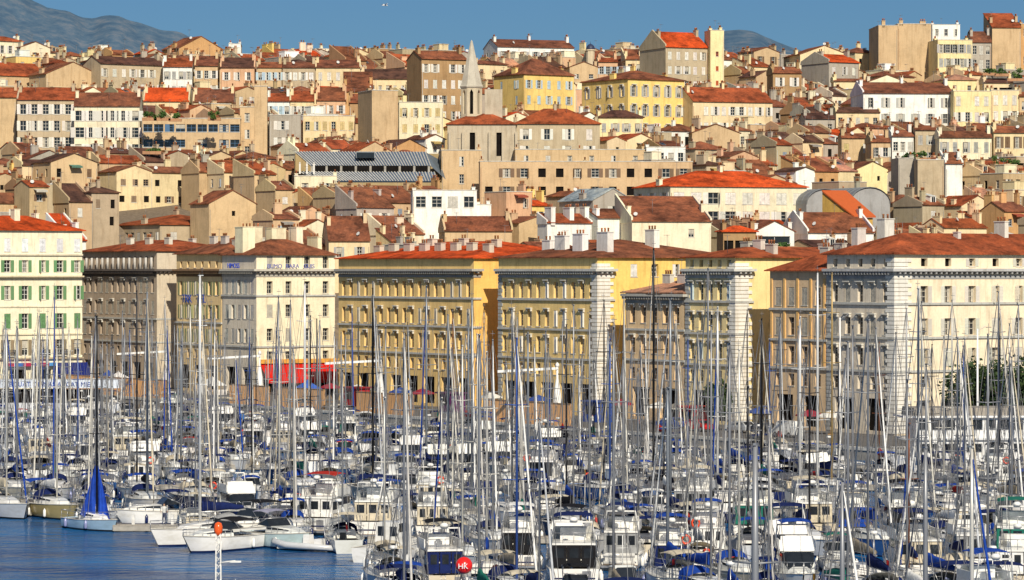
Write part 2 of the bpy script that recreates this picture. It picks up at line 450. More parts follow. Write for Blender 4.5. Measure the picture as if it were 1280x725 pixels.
def winrows(n, W, z_top, floors, fh=3.2, w=.95, h=1.75, kinds=('glazed',), sc=None, margin=None, jitter=0, skip=0.0, top_h=None):
    out = []
    mg = margin if margin is not None else (W / n) / 2
    for f in range(floors):
        z = z_top - (f + 1) * fh + (fh - h) * .45
        hh = h
        if f == 0 and top_h: z += h - top_h; hh = top_h
        for k in range(n):
            if random.random() < skip: continue
            x = mg + (W - 2 * mg) * (k / (n - 1) if n > 1 else .5)
            kd = random.choice(kinds)
            if kd == 'glazed': kd = random.choice(EXTRA['glazed'])
            out.append((x + random.uniform(-jitter, jitter), z, w, hh, kd, sc))
    return out

# ------------------------------------------------------------------ town colours
WALLS = {'tan': (.60, .44, .26), 'cream': (.78, .63, .39), 'pale': (.82, .74, .54), 'stone': (.50, .41, .28), 'grey': (.43, .39, .33), 'pink': (.66, .42, .26),
         'orange': (.62, .37, .17), 'yellow': (.86, .62, .22), 'white': (.86, .85, .8), 'brown': (.42, .27, .14), 'paleyellow': (.85, .72, .40)}
WN = {'tan': 'tan', 'cream': 'cream', 'pale': 'pale cream', 'stone': 'stone beige', 'grey': 'grey beige', 'pink': 'dusty pink', 'orange': 'orange ochre',
      'yellow': 'yellow', 'white': 'white', 'brown': 'brown ochre', 'paleyellow': 'pale yellow'}
ROOFS = {'red': (.36, .095, .042), 'bright': (.60, .09, .025), 'brown': (.23, .09, .055), 'dark': (.13, .065, .05), 'salmon': (.52, .27, .18), 'rust': (.27, .10, .055)}
RN = {'red': 'orange red', 'bright': 'bright red', 'brown': 'reddish brown', 'dark': 'dark brown', 'salmon': 'salmon pink', 'rust': 'rusty red'}
KN = {'G': 'gable', 'X': 'front gable', 'H': 'hipped', 'S': 'lean-to', 'F': 'flat'}
SHUT = {'w': ((.72, .70, .64), 'white shutters'), 'b': ((.45, .58, .68), 'pale blue shutters'), 'g': ((.16, .33, .15), 'green shutters'), 'n': ((.20, .13, .08), 'brown shutters'),
        'y': ((.62, .50, .25), 'straw yellow shutters'), 's': ((.42, .42, .40), 'grey shutters')}
# ------------------------------------------------------------------ the town on the hill
BOX = []        # record of every building: screen box + footprint in the rotated town frame
def solveD(ye, H):
    lo, hi = 500.0, 1000.0
    f = lambda D: zat(ye, D) - ground(D) - H
    best = None; D = 560.0
    while D < 960:
        if f(D) <= 0: return D
        D += 2
    return 900.0
def footprint(P, th, W, L):
    c, s = math.cos(th), math.sin(th); pts = []
    for x, y in ((0, 0), (W, 0), (W, L), (0, L)):
        pts.append(Vector((P[0] + x * c - y * s, P[1] + x * s + y * c)))
    return pts
def pq(pt):
    d = Vector(pt) - P0; return (d.dot(V), -d.dot(U))
def rec(pts, ze, zr, yb, root):
    xs = [px((p[0], p[1], 0))[0] for p in pts]
    Dn = min(p[1] for p in pts); Dm = sum(p[1] for p in pts) / 4
    pp = [pq(p) for p in pts]
    BOX.append(dict(x0=min(xs), x1=max(xs), ye=px((0, Dm, ze))[1], yr=px((0, Dm, zr))[1], yb=yb, D=Dm, Dn=Dn,
                    pts=pts, p0=min(a for a, _ in pp), p1=max(a for a, _ in pp), q0=min(a for _, a in pp), q1=max(a for _, a in pp), root=root))

HAND = []
def HB(x0, xc, x1, ye, yb, wall, roof, rc, nf=3, fl=2, ns=0, sc=None, label='', name='town_house', cat='house', D=None, H=14, L=None, fh=3.3, pitch=.36,
       kinds=('glazed', 'glazed', 'closed'), chim=None, th=None, w=.95, h=1.75, hood=False, ant=1, topgap=.3, ov=.35, seg=None, wc=(.6, .58, .52), margin=None):
    """a building given by its place in the view: shaded side x0..xc, sunny front xc..x1, eaves at ye"""
    if D is None: D = solveD(ye, max(9, min(22, (yb - ye) / 6.3 + 6.5)))
    if th is None: th = TH if xc > x0 else R(3)
    s = F / D
    W = (x1 - xc) / s / math.cos(th)
    if L is None: L = (xc - x0) / s / math.sin(th) if xc > x0 else 9.0
    P = ((xc - 640) / F * D, D)
    ze = zat(ye, D); zb = ground(D) - 5
    if nf: w = w * random.uniform(.9, 1.08)
    fr = winrows(nf, W, ze - topgap, fl, fh, w, h, kinds, SHUT[sc][0] if sc else None, skip=.04, margin=margin) if nf else []
    sd = winrows(ns, L, ze - topgap, fl, fh, w, h, kinds, SHUT[sc][0] if sc else None) if ns else []
    if chim is None:
        chim = [(.35, L * .35, .6, 1.6, .9, 2), (W - .35, L * .4, .6, 1.5, 1.1, 3)]
        if W > 14: chim.append((W * .5, L * .5, .5, 1.4, .8, 2))
    wcol = WALLS[wall] if isinstance(wall, str) else wall
    root, hf = building(name, label, cat, P, th, W, L, zb, ze, jit(wcol, .04), None, roof, jit(ROOFS[rc], .08) if isinstance(rc, str) else rc, pitch, fr, sd, .25, wc, chim, ant, ov, None, None, hood)
    rec(footprint(P, th, W, L), ze, ze + (min(W, L) / 2 * pitch if roof != 'F' else .3), yb, root)
    root['hand'] = 1
    return root, hf, W, L, ze, D, P, th

def town_hand():
    # far skyline, left
    HB(-30, -12, 25, 51, 70, 'pale', 'H', 'red', 4, 1, 0, 'w', 'pale villa with hipped red roof at the far left skyline below the mountain', h=1.9)
    HB(20, 26, 60, 59, 76, 'pale', 'X', 'rust', 1, 1, 0, None, 'low pale gable house beside the far left villa under the mountain slope', H=9)
    HB(-40, -20, 56, 93, 108, 'tan', 'G', 'red', 5, 1, 0, 's', 'long tan house with broad orange red roof and skylight at the left edge', L=14, pitch=.45)
    HB(52, 58, 120, 92, 112, 'tan', 'X', 'rust', 0, 1, 0, None, 'wide blank tan gable wall below the mountain foot', pitch=.42, L=9)
    HB(120, 126, 202, 79, 112, 'stone', 'G', 'dark', 7, 2, 0, 'w', 'long row house with dark roof, orange loggia and white shutters', kinds=('closed', 'glazed'), L=9, pitch=.4)
    HB(202, 204, 240, 83, 112, 'white', 'G', 'red', 4, 2, 0, 's', 'white attic house with brick red roof, second in the ledge terrace', L=9, pitch=.45, th=R(3))
    HB(240, 244, 272, 82, 112, 'tan', 'G', 'brown', 3, 2, 0, 'w', 'narrow tan terrace house under a brown roof beside the white attic house', th=R(3))
    HB(272, 276, 318, 84, 112, 'pink', 'G', 'dark', 3, 2, 0, 'w', 'terrace house with dark sheltered roof veranda right of the narrow tan one', th=R(3))
    HB(216, 224, 276, 60, 72, 'orange', 'X', 'rust', 1, 1, 0, None, 'orange gable house with one dark round headed opening on the skyline', L=9, h=2.2, w=1.3, pitch=.5)
    HB(283, 286, 301, 55, 70, 'white', 'F', 'red', 2, 1, 0, None, 'small white roof pavilion on the skyline beside the orange gable', th=R(3), H=18)
    # second band, left
    HB(-30, -12, 20, 121, 172, 'tan', 'G', 'red', 0, 2, 0, None, 'blank beige wall house at the left edge beside the mansard block', pitch=.45, L=9, th=R(3))
    HB(18, 22, 92, 124, 180, 'stone', 'G', 'red', 5, 4, 0, 'w', 'grey mansard house with round dormers and deep dark balconies', 'apartment_building', 'apartment block', L=10, pitch=.5, H=20, kinds=('glazed',), w=1.2, h=2.0, th=R(3))
    HB(90, 93, 174, 132, 187, 'pale', 'G', 'brown', 6, 3, 0, 'w', 'cream block with red attic row and large dark veranda windows', 'apartment_building', 'apartment block', L=11, pitch=.5, H=20, kinds=('glazed',), w=1.7, h=2.0, th=R(3))
    HB(174, 178, 300, 148, 190, 'tan', 'F', 'red', 9, 3, 0, None, 'modern tan slab block with blue window bands and planted penthouse', 'apartment_building', 'apartment block', L=11, H=17, kinds=('glazed',), w=1.9, h=1.5, th=R(3), fh=3.0, wc=(.07, .16, .3))
    HB(176, 180, 236, 126, 134, 'cream', 'G', 'bright', 0, 1, 0, None, 'house with bright orange roof just behind the planted penthouse', H=14, L=12, pitch=.5, th=R(3))
    HB(238, 242, 292, 127, 134, 'cream', 'G', 'brown', 0, 1, 0, None, 'house with brown roof behind the right half of the planted penthouse', H=14, L=11, pitch=.5, th=R(3))
    HB(299, 300, 318, 134, 184, 'tan', 'F', 'red', 1, 3, 0, None, 'narrow tan stair block with small dark windows right of the blue banded slab', H=22, th=R(3))
    HB(314, 318, 334, 108, 184, 'tan', 'F', 'red', 0, 1, 0, None, 'tall narrow blank tan party wall rising over the roofs', H=30, th=R(3), L=6)
    # third, centre left
    HB(320, 322, 352, 84, 112, 'tan', 'G', 'rust', 4, 2, 0, 'b', 'terrace house with rust roof, first right of the blank party wall skyline gap', th=R(3))
    HB(352, 354, 394, 84, 112, 'stone', 'G', 'brown', 4, 2, 0, 'w', 'grey beige terrace house with a roof terrace under a blue awning', th=R(3))
    HB(392, 395, 450, 84, 112, 'cream', 'G', 'brown', 5, 2, 0, 'w', 'cream terrace house with brown roof and a row of closed white shutters', kinds=('closed',), th=R(3))
    HB(450, 452, 517, 98, 114, 'cream', 'G', 'dark', 7, 1, 0, None, 'long low cream house with dark roof and small square windows', w=.8, h=1.0, L=10, th=R(3), pitch=.45)
    HB(332, 334, 362, 126, 142, 'white', 'G', 'red', 4, 1, 0, 'b', 'white house with pale blue shutters and red roof', kinds=('closed', 'glazed'), th=R(3), pitch=.5)
    HB(360, 363, 392, 126, 142, 'cream', 'G', 'red', 3, 1, 0, 'w', 'cream neighbour with red roof right of the blue shuttered white house', th=R(3), pitch=.45)
    HB(392, 396, 432, 125, 144, 'pink', 'G', 'rust', 3, 1, 0, 'w', 'dusty pink neighbour, third in the red roofed row', th=R(3), pitch=.45)
    HB(426, 430, 466, 114, 128, 'orange', 'S', 'rust', 0, 1, 0, None, 'orange ochre lean-to house behind the row of red roofs', th=R(3))
    HB(434, 437, 465, 128, 146, 'brown', 'G', 'rust', 2, 1, 0, None, 'brown house with a dark loggia over a red balcony', th=R(3), w=2.2, h=1.8, kinds=('dark',), pitch=.4)
    HB(334, 337, 376, 144, 182, 'grey', 'F', 'red', 4, 3, 0, 'w', 'grey beige house with dark loggias and white shutter rows', th=R(3), H=18, w=1.4)
    HB(376, 379, 444, 145, 166, 'cream', 'F', 'red', 6, 2, 0, 'y', 'cream flat roofed house with straw yellow shutters', th=R(3), H=16)
    HB(445, 465, 497, 113, 178, 'tan', 'F', 'red', 0, 1, 0, None, 'large blank tan wall block left of the cream terrace house', th=R(20), H=26)
    HB(496, 499, 554, 128, 166, 'pale', 'F', 'red', 4, 3, 0, 'y', 'cream terrace house with yellow shutters below the brown ochre block', th=R(3), H=22, kinds=('closed', 'glazed'))
    HB(510, 512, 541, 117, 128, 'pale', 'F', 'red', 1, 1, 0, None, 'little cream roof box behind the yellow shuttered terrace house', H=20, th=R(3), L=5)
    HB(507, 527, 583, 73, 150, 'brown', 'G', 'rust', 5, 4, 0, 'w', 'tall brown ochre block with dark roof terrace left of the church spire', 'apartment_building', 'apartment block', H=26, th=R(22), pitch=.4, kinds=('glazed', 'closed'))
    HB(584, 596, 634, 80, 104, 'cream', 'H', 'brown', 3, 2, 0, None, 'cream house with brown hipped roof just right of the spire tip')
    HB(604, 622, 718, 58, 74, 'white', 'G', 'brown', 7, 1, 2, 's', 'long white house with brown roof and grey gable on the central skyline', th=R(18), H=12)
    HB(617, 655, 718, 93, 142, 'yellow', 'H', 'brown', 5, 3, 2, 'b', 'yellow hipped house with dark attic terrace and pale blue shutters', 'apartment_building', 'apartment block', H=18, pitch=.6)
    HB(707, 712, 748, 84, 104, 'tan', 'X', 'rust', 2, 1, 0, None, 'tan gable house with tiny windows below the small dark dome', th=R(10), h=1.0)
    HB(745, 748, 772, 77, 92, 'pink', 'G', 'red', 3, 1, 0, 'b', 'small pink house with red roof right of the small dark dome', th=R(6))
    HB(778, 782, 804, 74, 92, 'cream', 'S', 'rust', 2, 1, 0, None, 'small cream lean-to house left of the grey gabled block', th=R(6))
    HB(729, 785, 858, 99, 160, 'yellow', 'H', 'rust', 5, 3, 4, 's', 'large yellow town palace with low rust hipped roof and five tall windows per floor', 'town_palace', 'palace', H=22, fh=4.0, h=2.2, hood=True, kinds=('glazed',), pitch=.3)
    HB(802, 832, 886, 58, 110, 'stone', 'G', 'bright', 5, 3, 0, 'w', 'tall grey gabled block under a bright red roof with white shutters', 'apartment_building', 'apartment block', H=24, th=R(24), pitch=.55, kinds=('closed', 'glazed'))
    HB(884, 888, 905, 38, 112, 'paleyellow', 'F', 'red', 1, 8, 0, None, 'slender pale yellow tower slab with a column of small red windows', 'tower_block', 'tower', H=38, th=R(10), L=6, w=.7, h=1.1, wc=(.5, .12, .05), ant=2)
    HB(843, 866, 968, 126, 158, 'cream', 'G', 'red', 9, 2, 1, 'w', 'long cream house with broad red roof and a line of white shutters', L=None, H=14, th=R(18), kinds=('closed', 'glazed'), pitch=.5)
    HB(744, 748, 804, 147, 168, 'paleyellow', 'H', 'dark', 4, 1, 0, 's', 'pale yellow house with dark hipped roof in front of the yellow palace', th=R(6), pitch=.45)
    HB(862, 865, 925, 166, 182, 'tan', 'X', 'rust', 0, 1, 0, None, 'plain tan gable wall below the long cream house', th=R(6))
    HB(985, 1000, 1062, 68, 90, 'cream', 'X', 'rust', 2, 1, 2, None, 'cream gable house with chimneys left of the tall beige party walls', th=R(12))
    HB(962, 966, 1002, 91, 122, 'brown', 'G', 'rust', 2, 2, 0, 'w', 'small brown ochre house with two by two white shuttered windows', th=R(5), h=1.9)
    HB(1006, 1036, 1076, 77, 108, 'grey', 'G', 'bright', 3, 2, 0, 'w', 'grey gabled house with orange red roof and whitish front', th=R(30))
    HB(1040, 1042, 1084, 101, 112, 'cream', 'G', 'rust', 0, 1, 0, None, 'low house with rust roof in front of the grey gabled house', th=R(8))
    HB(1082, 1086, 1132, 102, 114, 'pale', 'X', 'rust', 1, 1, 0, None, 'pale gable house at the foot of the tall beige party walls', th=R(5), H=9)
    HB(1094, 1098, 1122, 32, 92, 'tan', 'F', 'red', 0, 1, 0, None, 'tall beige blank party wall block, left piece with a brick flue', 'apartment_building', 'apartment block', H=34, th=R(3), chim=[(1.2, .4, .8, .8, 1.5, 2)])
    HB(1120, 1122, 1164, 30, 92, 'tan', 'F', 'red', 0, 1, 0, None, 'tall beige blank party wall block, broad middle piece', 'apartment_building', 'apartment block', H=34, th=R(3), L=10, chim=[(6, .4, 1.4, .8, 1.0, 3), (.8, .4, .9, .8, 1.2, 2)])
    HB(1162, 1165, 1200, 31, 52, 'white', 'F', 'red', 3, 1, 0, None, 'white penthouse box above the balconied cream block', 'apartment_building', 'apartment block', H=36, th=R(3), L=6)
    HB(1164, 1172, 1216, 50, 92, 'paleyellow', 'F', 'red', 5, 3, 0, 's', 'cream block with two long iron balconies beside the beige party walls', 'apartment_building', 'apartment block', H=30, th=R(8), h=2.0)
    HB(1212, 1214, 1239, 52, 90, 'grey', 'G', 'brown', 3, 3, 0, None, 'narrow grey beige house with brown roof and one balcony near the right skyline', H=26, th=R(3), h=2.0, pitch=.7)
    HB(1237, 1240, 1276, 34, 92, 'tan', 'S', 'red', 0, 1, 0, None, 'blank beige wall house at the right skyline', H=30, th=R(3))
    HB(1274, 1276, 1320, 30, 92, 'orange', 'F', 'red', 4, 4, 0, None, 'orange ochre block cut by the right edge of the skyline', H=32, th=R(3))
    HB(1072, 1079, 1192, 116, 156, 'white', 'G', 'brown', 6, 3, 0, 's', 'long white block with six bays and an iron balcony', 'apartment_building', 'apartment block', H=19, th=R(5), h=2.0, kinds=('glazed',), L=14, pitch=.35)
    HB(1190, 1192, 1239, 114, 158, 'paleyellow', 'F', 'red', 4, 3, 0, 'w', 'pale yellow block of four bays right of the long white one', 'apartment_building', 'apartment block', H=20, th=R(4), h=1.9, kinds=('glazed', 'closed'))
    HB(1237, 1239, 1274, 113, 152, 'cream', 'F', 'red', 3, 3, 0, 'w', 'cream block with two iron balconies at the right', 'apartment_building', 'apartment block', H=20, th=R(4), h=2.0, kinds=('closed', 'glazed'))
    HB(1272, 1274, 1310, 120, 152, 'tan', 'G', 'rust', 3, 3, 0, None, 'tan house cut by the right edge beside the balconied cream block', H=18, th=R(4))
    HB(1172, 1184, 1222, 100, 112, 'paleyellow', 'H', 'salmon', 2, 1, 1, None, 'low pavilion with salmon pink roof above the white block', th=R(14), H=10)
    HB(1228, 1230, 1266, 103, 113, 'cream', 'G', 'dark', 2, 1, 0, None, 'low house with dark pergola roof above the balconied cream block', th=R(4), H=9, kinds=('dark',), w=3)
    HB(1172, 1174, 1240, 171, 200, 'pale', 'G', 'brown', 5, 3, 0, 's', 'cream house with brown roof and five bays of tall grey windows', th=R(4), H=16, h=2.0, pitch=.5)
    HB(1240, 1242, 1300, 165, 196, 'cream', 'G', 'rust', 5, 2, 0, 'n', 'cream house with rust roof and dark narrow windows at the right edge', th=R(4), H=14, h=2.2, pitch=.5)
    HB(1112, 1115, 1142, 170, 196, 'white', 'G', 'brown', 3, 2, 0, None, 'little white terraced house under a brown roof', th=R(4), H=14)
    HB(1142, 1144, 1170, 162, 196, 'stone', 'G', 'rust', 2, 3, 0, 's', 'narrow stone beige house with blue grey roof terrace', th=R(4), H=16, h=1.8)
    HB(1086, 1089, 1113, 177, 205, 'tan', 'G', 'rust', 2, 2, 0, 'w', 'plain tan house with two windows left of the little white terraced house', th=R(4), H=14)
    HB(1050, 1052, 1088, 172, 198, 'tan', 'G', 'rust', 3, 2, 0, 'y', 'tan house with rust roof and a bright yellow blind', th=R(4), H=14)
    HB(1002, 1006, 1044, 148, 160, 'grey', 'G', 'dark', 3, 1, 0, None, 'grey house with dark roof and a large pale skylight', th=R(6), H=12)
    HB(1042, 1045, 1100, 140, 158, 'cream', 'G', 'dark', 5, 1, 0, None, 'low cream house with long dark eaves left of the white block', th=R(5), H=12)
    HB(1120, 1123, 1144, 198, 240, 'grey', 'F', 'red', 0, 1, 0, None, 'blank grey wall block with greenery on its roof', th=R(3), H=22)
    HB(1144, 1147, 1180, 200, 245, 'stone', 'F', 'red', 0, 1, 0, None, 'broad blank beige wall block right of the planted grey one', th=R(3), H=22)
    HB(1180, 1182, 1203, 204, 232, 'white', 'S', 'rust', 0, 1, 0, None, 'blank white gable wall among the beige wall blocks', th=R(3), H=18)
    # middle: long tan ranges below the church
    HB(597, 600, 866, 202, 242, 'tan', 'F', 'red', 12, 2, 0, 'n', 'very long tan range with dark square windows and a loggia', 'apartment_building', 'apartment block', H=18, th=R(2), w=1.3, h=1.6, L=9, kinds=('glazed', 'glazed', 'dark'), ant=4)
    HB(640, 644, 808, 187, 203, 'tan', 'F', 'red', 6, 1, 0, None, 'set back tan upper storey behind the very long range', 'apartment_building', 'apartment block', H=19, th=R(2), L=9, ant=3)
    HB(806, 808, 857, 184, 202, 'white', 'F', 'red', 4, 1, 0, None, 'white roof apartment with three dark windows above the long tan range', H=20, th=R(2), w=1.1, h=1.9)
    HB(548, 552, 602, 188, 226, 'tan', 'F', 'red', 1, 2, 0, None, 'blank tan block between the slate hall and the long tan range', H=19, th=R(3))
    HB(786, 838, 1014, 233, 276, 'pale', 'H', 'bright', 8, 3, 3, 'w', 'cream apartment house with broad bright red roof, awnings and a planted terrace', 'apartment_building', 'apartment block', H=20, th=R(20), w=2.0, h=2.0, kinds=('glazed', 'closed'), pitch=.33, L=17)
    HB(700, 741, 792, 250, 272, 'grey', 'X', (.36, .42, .46), 1, 1, 0, None, 'grey gabled studio with bluish glass roof', th=R(30), H=14, w=2.2, h=2.0, pitch=.5)
    HB(510, 516, 596, 238, 274, 'white', 'F', 'red', 4, 1, 0, None, 'white roof house with balustrade in front of the slate hall', H=17, th=R(3), w=1.8, h=1.9)
    HB(592, 596, 614, 256, 274, 'white', 'F', 'red', 0, 1, 0, None, 'low white annex right of the white balustrade house', H=14, th=R(3))
    HB(365, 368, 421, 220, 238, 'pale', 'F', 'red', 2, 1, 0, None, 'whitish box house with orange trim below the slate hall gable', H=17, th=R(3), w=1.2, h=1.5)
    HB(400, 411, 462, 300, 316, 'cream', 'G', 'rust', 2, 1, 0, 's', 'cream house with large rust roof between the hotel and the ochre block', H=16, th=R(8), pitch=.62, L=13)
    HB(126, 200, 297, 281, 305, 'stone', 'H', 'red', 3, 1, 8, None, 'pale upper storey with low red roof behind the dark grey quay block', H=22, D=612, w=1.3, h=1.5, pitch=.22)
    HB(1012, 1016, 1052, 254, 268, 'white', 'F', 'red', 4, 1, 0, None, 'low white house with a yellow roof box and a strip of windows', H=13, th=R(5), w=1.2, h=.9)
    HB(992, 1010, 1094, 290, 305, 'white', 'G', 'rust', 0, 1, 0, None, 'long low house with big rust roof behind the right quay blocks', H=20, th=R(14), L=15, pitch=.45)
    HB(550, 556, 640, 288, 308, 'tan', 'G', 'rust', 0, 1, 0, None, 'long low house with rust roof and many chimneys behind the left ochre block', H=18, th=R(6), L=12, pitch=.4)
    HB(898, 904, 946, 290, 300, 'brown', 'H', 'bright', 3, 1, 0, None, 'little roof pavilion with bright red hat and dark openings', D=520, th=R(10), kinds=('dark',), w=1.4, h=1.5)
    HB(940, 944, 993, 289, 311, 'white', 'X', 'rust', 1, 1, 0, None, 'white gable with one large greenish glazed front above the quay roofs', D=540, th=R(4), w=4.6, h=2.4, L=7, pitch=.5, kinds=('bars',), wc=(.7, .7, .68))
    HB(735, 747, 796, 272, 300, 'white', 'S', 'rust', 0, 1, 0, None, 'white sloping party wall with rust roof strip behind the middle ochre block', H=22, th=R(25))
    HB(772, 790, 890, 276, 308, 'pale', 'S', 'rust', 2, 1, 0, None, 'long whitish gable wall with two small dark windows', H=22, th=R(12), h=1.4)
    HB(672, 684, 740, 278, 304, 'white', 'S', 'red', 0, 1, 0, None, 'white stepped chimney walls with red roof slope', H=22, th=R(25), chim=[(1, 1, .8, 2.6, 2, 3), (5, 2, .8, 2.6, 1.6, 3), (8.5, 3, .8, 2, 1.4, 2)])
# ------------------------------------------------------------------ special buildings
def at(x, y, D): return Vector(((x - 640) / F * D, D, zat(y, D)))
def lancet(b, cx, cz, w, h, y, m=1):
    pts = [(cx - w/2, y, cz), (cx + w/2, y, cz), (cx + w/2, y, cz + h * .65), (cx + w * .3, y, cz + h * .87), (cx, y, cz + h), (cx - w * .3, y, cz + h * .87), (cx - w/2, y, cz + h * .65)]
    b.face(pts, m)
def make_church():
    D = solveD(157, 12) + 4; s = F / D
    p = at(589.5, 148, D); g = ground(D) - 2
    root = thing('church', 'stone church with pointed octagonal spire, lancet belfry and red nave roof', 'church', (p.x, D, 0))
    # tower: octagon with open lancets
    b = MB(); r = 14.2 / s; zt = zat(110, D)
    n = 8
    for k in range(n):
        a0, a1 = 2 * math.pi * (k - .5) / n, 2 * math.pi * (k + .5) / n
        c0 = Vector((r * math.sin(a0), -r * math.cos(a0), 0)); c1 = Vector((r * math.sin(a1), -r * math.cos(a1), 0))
        def q(t, z): v = c0.lerp(c1, t); return (v.x, v.y, z)
        z1, z2, z3 = zt - 5.2, zt - 1.0, zt
        b.face([q(0, g), q(1, g), q(1, z1), q(0, z1)]); b.face([q(0, z1), q(.3, z1), q(.3, z2), q(0, z2)]); b.face([q(.7, z1), q(1, z1), q(1, z2), q(.7, z2)])
        b.face([q(0, z2), q(.3, z2), q(.5, z2 + .7), q(.5, z3), q(0, z3)]); b.face([q(.7, z2), q(1, z2), q(1, z3), q(.5, z3), q(.5, z2 + .7)])
        i0, i1 = c0.lerp(c1, .3) * .78, c0.lerp(c1, .7) * .78
        f0, f1 = c0.lerp(c1, .3), c0.lerp(c1, .7)
        for (o, i) in ((f0, i0), (f1, i1)): b.face([(o.x, o.y, z1), (i.x, i.y, z1), (i.x, i.y, z2), (o.x, o.y, z2)])
    b.lathe([(r * .7, zt - 5.4), (r * .7, zt - .2)], n=8, m=1)
    obj('belfry', b.mesh('belfry', ['plaster', 'void']), root, color=(.60, .52, .38))
    b = MB(); b.lathe([(r * 1.08, zt), (r * 1.12, zt + .3), (r * 1.0, zt + .5), (.22, zat(52, D)), (.02, zat(50, D))], n=8, smooth=False)
    obj('spire', b.mesh('spire', ['plaster']), root, color=(.52, .48, .40), rot=0)
    # pinnacle turret to the right
    b = MB(); x0 = (606 - 589.5) / s; x1 = (628 - 589.5) / s
    b.box(x0, x1, -1, 5, g, zat(112, D))
    obj('tower_wall', b.mesh('tower_wall', ['plaster']), root, color=(.50, .44, .34))
    # nave and transept, sunny wall to the right
    Wn = (744 - 560) / s; xn = (560 - 589.5) / s; ze = zat(157, D)
    b = MB(); ops = [(xn * 0 + 5 + 5.2 * k, ze - 6.2, 1.3, 4.6, 'l', None) for k in range(5)]
    wall_face(b, lambda x, y, z: (x + xn, y - 5.5, z), Wn * .46, g - 4, ze, [o for o in ops if o[0] < Wn * .46 - 1], .4)
    b.face([(xn, -5.5, g - 4), (xn, -5.5, ze), (xn, 4, ze), (xn, 4, g - 4)]); b.face([(xn + Wn * .46, -5.5, g - 4), (xn + Wn * .46, 4, g - 4), (xn + Wn * .46, 4, ze), (xn + Wn * .46, -5.5, ze)])
    b.face([(xn, 4, g - 4), (xn, 4, ze), (xn + Wn * .46, 4, ze), (xn + Wn * .46, 4, g - 4)])
    for k in range(6): b.box(xn + .2 + k * 2.6, xn + .7 + k * 2.6, -6.2, -5.45, g - 4, ze - 1.5)
    obj('nave_wall', b.mesh('nave_wall', ['plaster', 'void']), root, color=(.52, .45, .34))
    rm, hf = roof_mesh(Wn * .46, 9.5, ze, 'H', .42)
    obj('nave_roof', rm, root, (xn, -5.5, 0), 0, jit(ROOFS['red'], .05))
    BOX.append(dict(x0=560, x1=646, ye=157, yr=138, yb=186, D=D - 4, Dn=D - 8, p0=0, p1=0, q0=0, q1=0, root=root))
    BOX.append(dict(x0=576, x1=606, ye=50, yr=50, yb=150, D=D, Dn=D - 4, p0=0, p1=0, q0=0, q1=0, root=root))
    for bx in BOX[-2:]: bx['pts'] = [Vector((p.x - 6, D - 7)), Vector((p.x + 9, D - 7)), Vector((p.x + 9, D + 5)), Vector((p.x - 6, D + 5))]
    HB(640, 644, 750, 155, 186, 'stone', 'H', 'red', 4, 2, 0, 'w', 'presbytery range with hipped red roof and white shutters, joined to the church', D=solveD(157, 12), th=R(4), h=2.1, w=1.2, pitch=.5, L=12)

